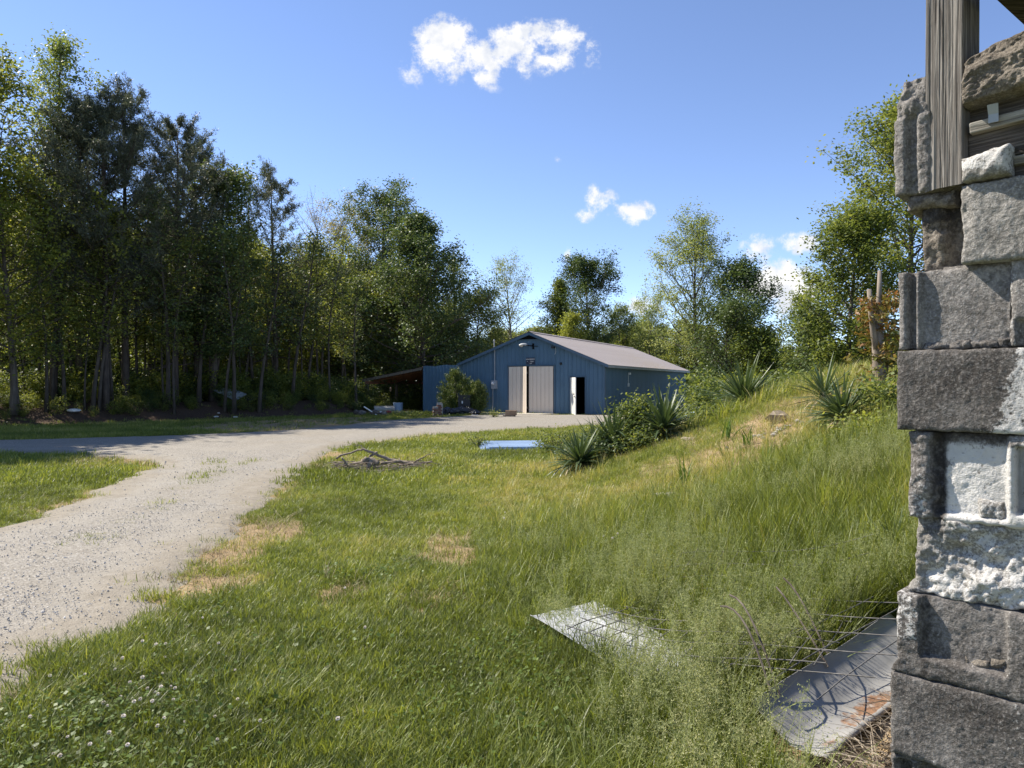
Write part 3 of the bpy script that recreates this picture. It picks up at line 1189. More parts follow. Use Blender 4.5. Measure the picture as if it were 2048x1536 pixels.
def grow(rng, Hh, R, base=.25, n=36, shape='oval', el=(15, 55), sub=6, r0=None, wob=.25, forks=1, bow=.25):
    """trunk, limbs and twigs; returns builder and the points where leaves hang"""
    mb = MB()
    r0 = r0 or (.012 * Hh + .03)
    zs = np.linspace(0, 1, 10)
    ph = rng.uniform(0, 6, 4)
    ax = wob * (np.sin(zs * 3 + ph[0]) - math.sin(ph[0])) * zs ** .5
    ay = wob * (np.sin(zs * 2.6 + ph[1]) - math.sin(ph[1])) * zs ** .5
    T = np.stack([ax, ay, zs * Hh * .97], 1)
    rr = r0 * (1 - zs) ** .85 + .012
    rr[0] *= 1.35
    mb.tube(T, rr, 7)
    prof = PROFILES[shape]
    tips = []
    ga = rng.uniform(0, 6)
    for i in range(n):
        t = ((i + rng.uniform(0, .8)) / n)
        z = base + (1 - base) * t * .97
        ga += 2.4 + rng.normal(0, .3)
        p0 = np.array([np.interp(z, zs, T[:, k]) for k in range(3)])
        ln = R * prof(t) * rng.uniform(.7, 1.15)
        e = rad(el[0] + (el[1] - el[0]) * t + rng.normal(0, 9))
        d = np.array([math.cos(ga) * math.cos(e), math.sin(ga) * math.cos(e), math.sin(e)])
        pts, p, dd = [p0], p0, d
        k = 5
        for j in range(k):
            dd = unit(dd + np.array([0, 0, bow / k]) + rng.normal(0, .10, 3))
            p = p + dd * ln / k
            pts.append(p)
        pts = np.array(pts)
        rl = max(.01, min(.45 * np.interp(z, zs, rr), .012 + .016 * ln))
        mb.tube(pts, np.linspace(rl, .006, k + 1), 4, False)
        tips.append((pts[-1], unit(dd), .3))
        for s in range(sub):
            q = rng.uniform(.25, 1.0)
            pq = np.array([np.interp(q * k, range(k + 1), pts[:, c]) for c in range(3)])
            sd = unit(dd * .5 + rng.normal(0, .65, 3) + np.array([0, 0, .15]))
            sl_ = ln * rng.uniform(.2, .42) * (1.15 - .5 * q)
            pm = pq + sd * sl_ * .5 + rng.normal(0, .04, 3)
            pe = pq + sd * sl_ + np.array([0, 0, .06 * sl_])
            mb.tube([pq, pm, pe], [max(.008, rl * .4), .007, .004], 3, False)
            tips.append((pe, sd, sl_))
            tips.append((pm, sd, sl_))
    return mb, tips, T, rr


def leaf_points(rng, tips, per, sig, flat=.75):
    c = np.array([t[0] for t in tips])
    n = rng.poisson(per, len(c))
    P = np.repeat(c, n, 0)
    off = rng.normal(0, 1, P.shape)
    off *= (rng.uniform(.3, 1, (len(P), 1)))
    off[:, 2] *= flat
    clump = np.repeat(rng.normal(0, .17, len(c)), n)
    return P + off * sig, clump


def decid_meshes(seed, Hh, R, leaf='mid', base=.25, n=36, shape='oval', el=(15, 55), sub=6, per=9, sig=.3, lsize=.15, wob=.25, barkm=None, tint=.5, r0=None, bow=.25):
    rng = np.random.default_rng(seed)
    mb, tips, T, rr = grow(rng, Hh, R, base, n, shape, el, sub, r0, wob, bow=bow)
    tr = mb.mesh('trunk', barkm or M_BARK, True)
    P, cl = leaf_points(rng, tips, per * DENS, sig * 1.45)
    cr = leaf_cloud('crown', P, lsize * 1.05, rng, LEAVES[leaf], tint=tint + cl)
    return tr, cr


def pine_meshes(seed, Hh, R, base=.3, n=62, lean=.3, dead=14):
    rng = np.random.default_rng(seed)
    mb = MB()
    zs = np.linspace(0, 1, 12)
    ph = rng.uniform(0, 6, 2)
    T = np.stack([lean * zs ** 1.5 * math.cos(ph[0]) + .15 * np.sin(zs * 4 + ph[1]) * zs, lean * zs ** 1.5 * math.sin(ph[0]), zs * Hh], 1)
    rr = (.011 * Hh + .02) * (1 - zs) ** .8 + .012
    mb.tube(T, rr, 7)
    tufts, dirs = [], []
    ga = 0.0
    for i in range(n + dead):
        isd = i < dead
        t = rng.uniform(0, 1) if isd else (i - dead + rng.uniform(0, 1)) / n
        z = (.12 + (base + .1) * t) if isd else base + (1 - base) * t
        ga += 2.1 + rng.normal(0, .5)
        p0 = np.array([np.interp(min(z, 1), zs, T[:, k]) for k in range(3)])
        prof = (min(1, .5 + 1.4 * t)) * (1 - t) ** .7 + .16
        ln = R * 1.12 * (.55 if isd else prof) * rng.uniform(.55, 1.25)
        e = rad((-8 if isd else -6 + 42 * t ** 1.5) + rng.normal(0, 9))
        d = np.array([math.cos(ga) * math.cos(e), math.sin(ga) * math.cos(e), math.sin(e)])
        pts, p, dd = [p0], p0, d
        k = 5
        for j in range(k):
            dd = unit(dd + np.array([0, 0, (.05 if isd else .16)]) + rng.normal(0, .11, 3))
            p = p + dd * ln / k
            pts.append(p)
        pts = np.array(pts)
        rl = min(.4 * np.interp(min(z, 1), zs, rr), .012 + .011 * ln)
        mb.tube(pts, np.linspace(rl, .006, k + 1), 4, False)
        for s in range(3 if isd else 15):
            q = rng.uniform(.28, 1.0)
            pq = np.array([np.interp(q * k, range(k + 1), pts[:, c]) for c in range(3)])
            sd = unit(dd * .7 + rng.normal(0, .55, 3) + np.array([0, 0, .25]))
            sl_ = ln * rng.uniform(.14, .34)
            pe = pq + sd * sl_
            mb.tube([pq, pe], [.009, .004], 3, False)
            if not isd or rng.random() < .12:
                for w in (.25, .5, .75, 1.0):
                    tufts.append(pq + sd * sl_ * w)
                    dirs.append(sd)
    tr = mb.mesh('trunk', M_PBARK, True)
    c, d = np.array(tufts), np.array(dirs)
    per = 9
    P = np.repeat(c, per, 0)
    D = np.repeat(d, per, 0) * .6 + rng.normal(0, .62, P.shape)
    D /= np.linalg.norm(D, axis=1, keepdims=True)
    P = P + rng.normal(0, .06, P.shape)
    s = np.cross(D, rng.normal(size=P.shape))
    s /= np.linalg.norm(s, axis=1, keepdims=True) + 1e-9
    L = rng.uniform(.11, .2, (len(P), 1))
    wd = .017
    V = np.stack([P - s * wd, P + s * wd, P + D * L], 1).reshape(-1, 3)
    t = np.repeat(np.clip(rng.normal(.5, .2, len(c)), 0, 1), per * 3)
    cr = npmesh('crown', V, [np.arange(len(V)).reshape(-1, 3)], LEAVES['needle'], False, {'tint': t})
    return tr, cr


def put_tree(name, label, meshes, px, y, rz=0.0, scale=1.0, group=None, cat='tree', x=None, sxy=None):
    x = (px - 1024) / F * y if x is None else x
    o = thing(name, label, cat, (x, y, Hs(x, y) - .05), rz, group)
    o.scale = (sxy or scale, sxy or scale, scale)
    link('trunk', meshes[0], o)
    link('crown', meshes[1], o)
    return o


def hgt(top, y, px):
    x = (px - 1024) / F * y
    return CAMH + (768 - top) / F * y - Hs(x, y)


# ---- front of the wood on the left, one by one: label, kind, px, depth, top py, crown radius m, options
def T1(label, px, y, top, R, seed, name='broadleaf_tree', **k):
    put_tree(name, label, decid_meshes(seed, hgt(top, y, px), R * 1.42, **k), px, y, rz=seed * 1.3)


def P1(label, px, y, top, R, seed, **k):
    put_tree('pine_tree', label, pine_meshes(seed, hgt(top, y, px), R * 1.32, **k), px, y, rz=seed * 2.1)


T1('dark leafy tree cut by the left edge of the photo, beside the tallest airy tree', -25, 31, 130, 2.6, 11, leaf='mid', base=.22, n=38, shape='oval', per=9, tint=.66)
T1('tallest tree of the wood, airy and light green behind the leftmost dark pine', 112, 34.5, 92, 2.5, 12, leaf='pale', base=.3, n=46, shape='col', el=(30, 68), per=8, sig=.26, lsize=.13, tint=.35)
P1('leftmost dark pine, standing in front of the tall airy light green tree', 105, 32.5, 195, 2.9, 13, base=.42, lean=1.6)
P1('dark pine with a straight trunk, second from the left in the wood', 212, 33, 222, 2.6, 14, base=.36)
P1('dark pine topped by a thin spike with a long bough reaching right', 252, 35, 205, 2.7, 15, base=.34)
P1('dark pine with a ragged flat top in the middle of the left wood', 350, 36, 262, 2.6, 16, base=.32)
P1('slimmer pine with a thin crown just left of the dense green tree', 395, 38.5, 300, 2.2, 17, base=.3)
T1('dense deep green broadleaf tree at the right end of the pine row', 428, 38, 335, 2.1, 18, leaf='deep', base=.18, n=44, shape='oval', per=11, tint=.66)
P1('lone crooked pine with open spreading boughs right of the dense green tree', 552, 42, 372, 3.0, 19, base=.3, n=40, lean=.9)
T1('leafless grey tree with fine pale twigs behind the lone crooked pine', 505, 52, 372, 3.2, 20, leaf='tan', base=.3, n=40, el=(35, 65), per=.8, sig=.3, lsize=.08, barkm=M_PALEBARK, shape='vase')
T1('bare twiggy grey tree between the crooked pine and the olive budding tree', 640, 58, 415, 3.8, 21, leaf='tan', base=.3, n=46, el=(30, 62), per=1.0, sig=.3, lsize=.09, barkm=M_PALEBARK, shape='vase', sub=8)
T1('olive yellow budding tree with a rounded top left of the two tall dark crowns', 688, 62, 452, 4.4, 22, leaf='bud', base=.18, n=56, shape='round', el=(8, 55), per=11, sig=.3, lsize=.12, tint=.45)
T1('tall dark green round crown rising just behind the biggest crown left of the barn', 765, 60, 405, 3.7, 23, leaf='deep', base=.2, n=64, shape='round', el=(5, 52), per=13, sig=.3, lsize=.16, tint=.5)
T1('biggest dark green crown left of the barn, tapering to a pointed top', 850, 52, 425, 4.7, 24, leaf='deep', base=.08, n=84, shape='poplar', el=(0, 48), per=13, sig=.34, lsize=.17, tint=.45)
T1('loose pale green tree on the right flank of the biggest dark crown', 915, 62, 505, 2.2, 25, leaf='pale', base=.2, n=40, shape='poplar', per=7, sig=.3, lsize=.13, tint=.4)
T1('short mid green tree filling the gap left of the barn roof peak', 946, 56, 600, 2.4, 26, leaf='mid', base=.15, n=40, shape='oval', per=10, lsize=.14)
T1('rounded tan and pale green tree with see-through twigs above the barn roof peak', 1025, 70, 545, 3.1, 27, leaf='pale', base=.3, n=44, shape='round', el=(35, 62), per=5, sig=.26, lsize=.12, barkm=M_PALEBARK, tint=.4)
T1('mid green tree left of the dark tree behind the barn roof', 1108, 70, 552, 2.3, 28, leaf='mid', base=.2, n=44, shape='poplar', per=10, lsize=.16)
T1('dark blue green tall tree standing alone behind the middle of the barn roof', 1172, 68, 524, 3.2, 29, leaf='deep', base=.2, n=56, shape='oval', per=14, sig=.32, lsize=.16, tint=.45)
T1('small bright yellow green tree peeping over the barn roof', 1135, 64.5, 630, 1.1, 30, leaf='fresh', base=.3, n=24, shape='oval', per=9, lsize=.15)
T1('low green tree right of the dark tree behind the far roof end', 1245, 84, 622, 2.6, 31, leaf='mid', base=.15, n=36, shape='oval', per=9, lsize=.17)
T1('low olive tree behind the far right end of the barn roof', 1300, 86, 612, 3.0, 32, leaf='pale', base=.15, n=38, shape='round', per=9, lsize=.16, tint=.35)
T1('large pale green spring tree with an open crown right of the barn', 1398, 50, 478, 3.2, 33, leaf='pale', base=.22, n=54, shape='round', el=(28, 68), per=12, sig=.28, lsize=.12, tint=.55, r0=.2)
T1('dark green tree leaning right beside the large pale tree', 1485, 47, 528, 2.0, 34, leaf='deep', base=.3, n=44, shape='oval', per=9, sig=.3, lsize=.15)
T1('slim airy sapling between the dark leaning tree and the tall right tree', 1583, 38, 600, 1.0, 35, leaf='mid', base=.35, n=28, shape='oval', el=(20, 50), per=3.5, sig=.2, lsize=.11, r0=.06)
T1('mid green tree with a visible dark trunk left of the tallest right tree', 1698, 31, 425, 1.7, 36, leaf='mid', base=.28, n=48, shape='oval', per=12, sig=.28, lsize=.13, r0=.13)
T1('tallest green tree on the right, partly hidden by the block wall', 1822, 34, 222, 3.4, 37, leaf='mid', base=.2, n=70, shape='oval', per=14, sig=.32, lsize=.15, r0=.2)
T1('rounded dark bush-like tree low between the sapling and the right tree', 1645, 35, 625, 1.15, 38, leaf='deep', base=.1, n=34, shape='oval', per=9, sig=.25, lsize=.13)
T1('low dark tree right of the pale tree, behind the yuccas', 1455, 44, 625, 2.3, 39, leaf='deep', base=.12, n=38, shape='oval', per=9, lsize=.14)
T1('low mid green tree behind the spiky yucca on the bank', 1530, 42, 665, 1.4, 40, leaf='mid', base=.1, n=34, shape='oval', per=9, lsize=.14)
T1('bright leafy young tree at the far left edge below the dark leafy crown', 30, 30.5, 345, 2.3, 41, leaf='fresh', base=.18, n=40, shape='oval', per=8, lsize=.13, tint=.4)
T1('slim green tree wedged between the first two pines', 160, 37, 330, 2.0, 42, leaf='mid', base=.15, n=40, shape='oval', per=5, lsize=.14, tint=.66)
T1('green tree seen between the spiked pine and the flat topped pine', 300, 40, 380, 2.2, 43, leaf='mid', base=.12, n=42, shape='oval', per=5, lsize=.14, tint=.66)
T1('leafy tree filling the gap under the lone crooked pine', 500, 44, 500, 2.2, 44, leaf='mid', base=.1, n=42, shape='oval', per=5, lsize=.14, tint=.66)
T1('yellow green tree below the bare twiggy tree', 620, 52, 530, 2.6, 45, leaf='fresh', base=.1, n=44, shape='oval', per=5, lsize=.13, tint=.25)
T1('shaded green tree under the olive budding crown', 725, 54, 560, 2.7, 46, leaf='mid', base=.1, n=46, shape='oval', per=5, lsize=.14, tint=.66)
T1('drooping green tree directly behind the open carport', 800, 54, 590, 2.6, 47, leaf='mid', base=.1, n=46, shape='oval', per=9, lsize=.15, tint=.66)

# ---- thin shaded trees inside the wood: nothing tells them apart
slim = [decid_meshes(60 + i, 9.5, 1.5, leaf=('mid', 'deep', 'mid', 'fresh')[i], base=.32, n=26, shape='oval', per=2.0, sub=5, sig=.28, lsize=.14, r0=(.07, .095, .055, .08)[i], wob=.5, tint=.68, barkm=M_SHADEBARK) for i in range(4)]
rs = random.Random(5)
slots = []
for i in range(46):
    px = 10 + i * 15.6 + rs.uniform(-6, 6)
    x0 = (px - 1024) / F
    y = None
    for yy in np.arange(24, 70, .25):
        if yy > edge_y(x0 * yy) + 1.0:
            y = yy + rs.uniform(0, 6)
            break
    if y:
        slots.append((px, y))
for i, (px, y) in enumerate(slots):
    put_tree('slender_tree', 'slender dark trunk with thin leaves inside the shaded wood left of the barn', slim[i % 4], px, y, rs.uniform(0, 6), rs.uniform(.65, 1.05), group='slender trees inside the shaded wood')

# trees beyond the left edge of the frame that shade the drive
shade = decid_meshes(70, 10.5, 2.3, leaf='mid', base=.25, n=44, shape='oval', per=6, sig=.34, lsize=.18)
for i, (x, y, s) in enumerate([(-22.3, 25.5, 1.15), (-21.3, 21.6, 1.1), (-24.2, 30, 1.2), (-27, 27, 1.2), (-25, 22.5, 1.2)]):
    put_tree('broadleaf_tree', 'broadleaf tree of the wood standing just outside the left of the view', shade, 0, y, i, s * 1.15, group='trees outside the left edge', x=x, sxy=s * 1.35)

# ---- deep wood and far treeline: one mass each
mass = [proto('wood_mass', None) for _ in range(0)]
SRC = []
for i, (lf, tn) in enumerate((('mid', .55), ('deep', .65), ('mid', .7), ('fresh', .3), ('mid', .6))):
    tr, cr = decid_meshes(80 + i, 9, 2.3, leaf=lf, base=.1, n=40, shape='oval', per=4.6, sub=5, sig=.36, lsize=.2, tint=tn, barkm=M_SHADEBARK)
    SRC.append(proto('wood_trunk', tr))
    SRC.append(proto('wood_crown', cr))


def mass_scatter(name, pts, rng):
    """deep wood: trunk and crown of the same source share one point list"""
    P = np.array(pts)
    n = len(P)
    rot = np.stack([np.zeros(n), np.zeros(n), rng.uniform(0, 6.28, n)], 1)
    z = H(P[:, 0], P[:, 1]) - .1
    kinds = rng.integers(0, 5, n)
    root = None
    for k in range(5):
        s = kinds == k
        if not s.any():
            continue
        for j, suffix in ((0, 'trunks'), (1, 'foliage')):
            o = scatter(name + '_' + suffix, np.stack([P[s, 0], P[s, 1], z[s]], 1), rot[s], np.repeat(P[s, 2:3], 3, 1) * [1.05, 1.05, 1], [SRC[2 * k + j]])
            if root is None:
                root = tag(link(name, None), kind='stuff')
            o.parent = root


rng = np.random.default_rng(91)
pts = []
for _ in range(330):
    x, y = rng.uniform(-70, 4), rng.uniform(30, 90)
    if y < edge_y(x) + 9 or abs(x) > .95 * y + 6:
        continue
    if poly_sd(np.array([x]), np.array([y]), np.array([(-13, 40), (8, 34), (18, 62), (-6, 72)]))[0] > -2:
        continue
    px = 1024 + F * x / y
    if px < 520 and rng.random() < .45:
        continue
    top = np.interp(px, [0, 250, 450, 560, 700, 860, 940, 1000, 1200], [330, 380, 420, 540, 540, 560, 640, 660, 690])
    h = CAMH + (768 - top) / F * y
    pts.append((x, y, min(1.9, h / 9 * (rng.uniform(.55, .85) if px < 520 else rng.uniform(.7, 1.0)))))
mass_scatter('deep_wood', pts, rng)
pts = []
for _ in range(150):
    px, y = rng.uniform(940, 1950), rng.uniform(72, 120)
    top = np.interp(px, [940, 1240, 1320, 1500, 1560, 1640, 1950], [660, 655, 640, 660, 690, 690, 640])
    h = CAMH + (768 - top) / F * y
    pts.append(((px - 1024) / F * y, y, h / 9 * rng.uniform(.7, 1.05)))
mass_scatter('far_treeline', pts, rng)

# ---- undergrowth along the wood and behind the barn
def shrub_mesh(seed, Hh, R, leaf, n=150, per=10, ls=.09):
    rng = np.random.default_rng(seed)
    c = rng.normal(0, 1, (n, 3))
    c /= np.linalg.norm(c, axis=1, keepdims=True)
    c *= rng.uniform(.25, 1, (n, 1)) ** .6
    c = c * [R, R, Hh * .5] + [0, 0, Hh * .5]
    c[:, :2] *= (.55 + .6 * c[:, 2:3] / Hh)
    tips = [(p, None, 0) for p in c]
    P, cl = leaf_points(rng, tips, per, .16)
    P[:, 2] = np.maximum(P[:, 2], .03)
    st = MB()
    for i in range(12):
        p = c[rng.integers(0, n)]
        st.tube([(p[0] * .1, p[1] * .1, 0), (p[0] * .5, p[1] * .5, p[2] * .6), tuple(p)], [.018, .012, .005], 4, False)
    return st.mesh('stems', M_BARK, True), leaf_cloud('foliage', P, ls, rng, LEAVES[leaf], tint=.45 + cl)


US = []
for i, lf in enumerate(('mid', 'deep', 'fresh', 'mid')):
    st, fo = shrub_mesh(120 + i, 1.6, .8, lf, 90, 8, .11)
    US.append(proto('undergrowth_leaves', fo))
rng = np.random.default_rng(95)
pts = []
for _ in range(520):
    px = rng.uniform(-200, 860)
    k = (px - 1024) / F
    yy = np.arange(22, 75, .3)
    y0 = yy[np.argmax(yy > edge_y(k * yy) + 1.3)]
    y = y0 + abs(rng.normal(0, 4.5))
    s = rng.uniform(.35, 1.2) * (1 if y > y0 + 2 else .5)
    pts.append((k * y, y, s))
for _ in range(260):
    px, y = rng.uniform(1395, 2000), rng.uniform(26, 44)
    x = (px - 1024) / F * y
    pts.append((x, y, rng.uniform(.6, 1.5)))
for _ in range(120):
    px, y = rng.uniform(900, 1400), rng.uniform(64, 70)
    pts.append(((px - 1024) / F * y, y, rng.uniform(1, 2)))
P = np.array(pts)
n = len(P)
scatter('undergrowth', np.stack([P[:, 0], P[:, 1], H(P[:, 0], P[:, 1]) - .05], 1), np.stack([np.zeros(n), np.zeros(n), rng.uniform(0, 6.28, n)], 1), np.repeat(P[:, 2:3], 3, 1), US, itint=None)
# ================================================================== GRASS AND PLANTS
G_STOPS = [(0, (.11, .135, .03)), (.35, (.195, .24, .05)), (.62, (.295, .325, .08)), (.8, (.37, .35, .135)), (1, (.5, .43, .21))]
M_GRASS = leafy('grass_blades', G_STOPS, .42, (1.2, 1.15, .55), .45, .35, inst=True, hue=.0)
M_SEED = leafy('grass_seed_heads', [(0, (.21, .24, .10)), (.5, (.34, .365, .165)), (1, (.5, .46, .25))], .4, (1.1, 1.1, .7), .6, .2, inst=True, hue=.0)
M_STRAW = leafy('dry_straw', [(0, (.22, .16, .09)), (.5, (.38, .3, .18)), (1, (.52, .43, .28))], .25, (1, 1, .8), .7, .2, inst=True, hue=.0)
M_CLOVER = leafy('clover_leaves', [(0, (.07, .115, .022)), (.5, (.12, .18, .034)), (1, (.18, .24, .055))], .4, inst=True, hue=.0)


def blades(rng, n, hmin, hmax, w, spread, bend, segs=3, tint=(.2, .7)):
    V, Q, T3, tt = [], [], [], []
    c = 0
    for i in range(n):
        a, r = rng.uniform(0, 2 * PI), spread * math.sqrt(rng.random())
        x0, y0 = r * math.cos(a), r * math.sin(a)
        h = rng.uniform(hmin, hmax)
        ba = a + rng.normal(0, .9)
        bd = bend * rng.uniform(.3, 1.3) * h
        sa = ba + PI / 2 + rng.normal(0, .4)
        ww = w * rng.uniform(.7, 1.3)
        t = rng.uniform(*tint)
        for j in range(segs):
            q = j / segs
            cx, cy, cz = x0 + bd * q * q * math.cos(ba), y0 + bd * q * q * math.sin(ba), h * (q - .25 * min(1, bend) * q * q)
            wj = ww * (1 - .55 * q) * .5
            V += [(cx - wj * math.cos(sa), cy - wj * math.sin(sa), cz), (cx + wj * math.cos(sa), cy + wj * math.sin(sa), cz)]
            if j:
                Q.append((c + 2 * j - 2, c + 2 * j - 1, c + 2 * j + 1, c + 2 * j))
        V.append((x0 + bd * math.cos(ba), y0 + bd * math.sin(ba), h * (1 - .25 * min(1, bend))))
        T3.append((c + 2 * segs - 2, c + 2 * segs - 1, c + 2 * segs))
        tt += [t] * (2 * segs + 1)
        c += 2 * segs + 1
    return V, Q, T3, tt


def tuft(name, seed, mat, **k):
    V, Q, T3, t = blades(np.random.default_rng(seed), **k)
    return proto(name, npmesh(name, V, [Q, T3], mat, False, {'tint': t}))


def panicle(name, seed, n, h0, h1, mat, spread=.08):
    """tall stems ending in open, fine seed heads"""
    rng = np.random.default_rng(seed)
    V, T3, tt = [], [], []

    def strip(a, b, w, t):
        a, b = np.array(a), np.array(b)
        s = np.cross(b - a, rng.normal(size=3))
        s = s / (np.linalg.norm(s) + 1e-9) * w
        i = len(V)
        V.extend([tuple(a - s), tuple(a + s), tuple(b)])
        T3.append((i, i + 1, i + 2))
        tt.extend([t] * 3)
    for i in range(n):
        a, r = rng.uniform(0, 2 * PI), spread * math.sqrt(rng.random())
        h = rng.uniform(h0, h1)
        ln = rng.normal(0, .14, 2) * h
        t = rng.uniform(.25, .7)
        b0 = np.array([r * math.cos(a), r * math.sin(a), 0])
        mid = b0 + np.array([ln[0] * .35, ln[1] * .35, h * .6])
        top = b0 + np.array([ln[0], ln[1], h])
        strip(b0, mid, .0016, .3)
        strip(mid + (mid - top) * .05, top, .0011, .35)
        for j in range(26):
            q = rng.random() ** .8
            p = mid + (top - mid) * (.15 + .85 * q)
            d = rng.normal(0, 1, 3) * [1, 1, .5] + [0, 0, .35]
            d = d / np.linalg.norm(d) * rng.uniform(.02, .085) * (1.05 - .75 * q)
            strip(p, p + d, .0006, t)
            for e in range(2):
                s = p + d * rng.uniform(.6, 1.05)
                strip(s, s + rng.normal(0, .0045, 3) + [0, 0, .003], .0021, t + rng.uniform(-.15, .3))
    return proto(name, npmesh(name, V, [T3], mat, False, {'tint': np.clip(tt, 0, 1)}))


def clover_patch(name, seed):
    rng = np.random.default_rng(seed)
    P = np.stack([rng.normal(0, .09, 26), rng.normal(0, .09, 26), rng.uniform(.03, .085, 26)], 1)
    return proto(name, leaf_cloud(name, P, .022, rng, M_CLOVER, aspect=.9, up=1.6))


SHORT = [tuft('lawn_tuft', 200 + i, M_GRASS, n=22, hmin=.03, hmax=.085, w=.0042, spread=.075, bend=.7) for i in range(4)]
MID = [tuft('meadow_tuft', 210 + i, M_GRASS, n=20, hmin=.06, hmax=.15, w=.0048, spread=.075, bend=.7) for i in range(4)]
TALL = [tuft('tall_tuft', 220 + i, M_GRASS, n=18, hmin=.2, hmax=.46, w=.0055, spread=.07, bend=.5, segs=4) for i in range(4)]
FAR = [tuft('far_tuft', 230 + i, M_GRASS, n=26, hmin=.05, hmax=.13, w=.012, spread=.2, bend=.6, segs=2) for i in range(4)]
FARTALL = [tuft('far_tall_tuft', 240 + i, M_GRASS, n=24, hmin=.15, hmax=.4, w=.012, spread=.14, bend=.5, segs=3) for i in range(4)]
PAN = [panicle('seed_head_tuft', 250 + i, 6, .34, .56, M_SEED) for i in range(4)]
STRAW = [tuft('straw_tuft', 260 + i, M_STRAW, n=16, hmin=.03, hmax=.11, w=.0035, spread=.09, bend=1.8, tint=(.1, .9)) for i in range(3)]
CLOV = [clover_patch('clover_tuft', 270 + i) for i in range(3)]


def sample(rng, y0, y1, dens, slack=1.2, x0=None, x1=None):
    xa = -(0.72 * y1 + slack) if x0 is None else x0
    xb = (0.72 * y1 + slack) if x1 is None else x1
    n = int(dens * (xb - xa) * (y1 - y0))
    x, y = rng.uniform(xa, xb, n), rng.uniform(y0, y1, n)
    k = np.abs(x) < .72 * y + slack
    return x[k], y[k]


def inside_wall(x, y):
    # behind the block wall's face at the right edge
    s = (x - .94) * .8 + (y - 1.82) * -.6
    o = (x - .94) * -.6 + (y - 1.82) * -.8
    return (s > -.02) & (o < .02) & (o > -.4)


def tall_zone(x, y):
    d = x - toe(y)
    a = sstep(-1.6, -.5, d + .5 * fbm(x * .8, y * .8, seed=81)) * (1 - sstep(6.3, 9.5, y + 1.0 * fbm(x * .7, y * .7, seed=82)))
    return a


def put(name, protos, x, y, rng, s0, s1, itint, zoff=0.0, tilt=.15, zs=None):
    n = len(x)
    sc = rng.uniform(s0, s1, n)
    rot = np.stack([rng.normal(0, tilt, n), rng.normal(0, tilt, n), rng.uniform(0, 6.28, n)], 1)
    S3 = np.stack([sc, sc, sc * (zs if zs is not None else 1)], 1)
    return scatter(name, np.stack([x, y, H(x, y) + zoff - .004], 1), rot, S3, protos, itint=np.clip(itint, 0, 1), seed=len(name))


SHEETS = []                                    # footprints kept free of grass (filled by the debris)
DEBRIS_POLY = [np.array([(.22, 4.85), (.50, 5.0), (1.15, 3.98), (.8, 3.85)]), np.array([(1.12, 2.2), (1.02, 3.3), (2.1, 4.35), (2.4, 4.0), (2.6, 3.0), (1.7, 2.0)]), np.array([(-.98, 18.2), (.62, 18.6), (.6, 20.6), (-1.0, 20.4)])]


def free(x, y, wood=True):
    k = ~inside_wall(x, y)
    for p in DEBRIS_POLY:
        k &= poly_sd(x, y, p) < .0
    k &= poly_sd(x, y, np.array([BL(-11.2, 0)[:2], BL(0, 0)[:2], BL(0, 20)[:2], BL(-11.2, 20)[:2]])) < 0
    return k


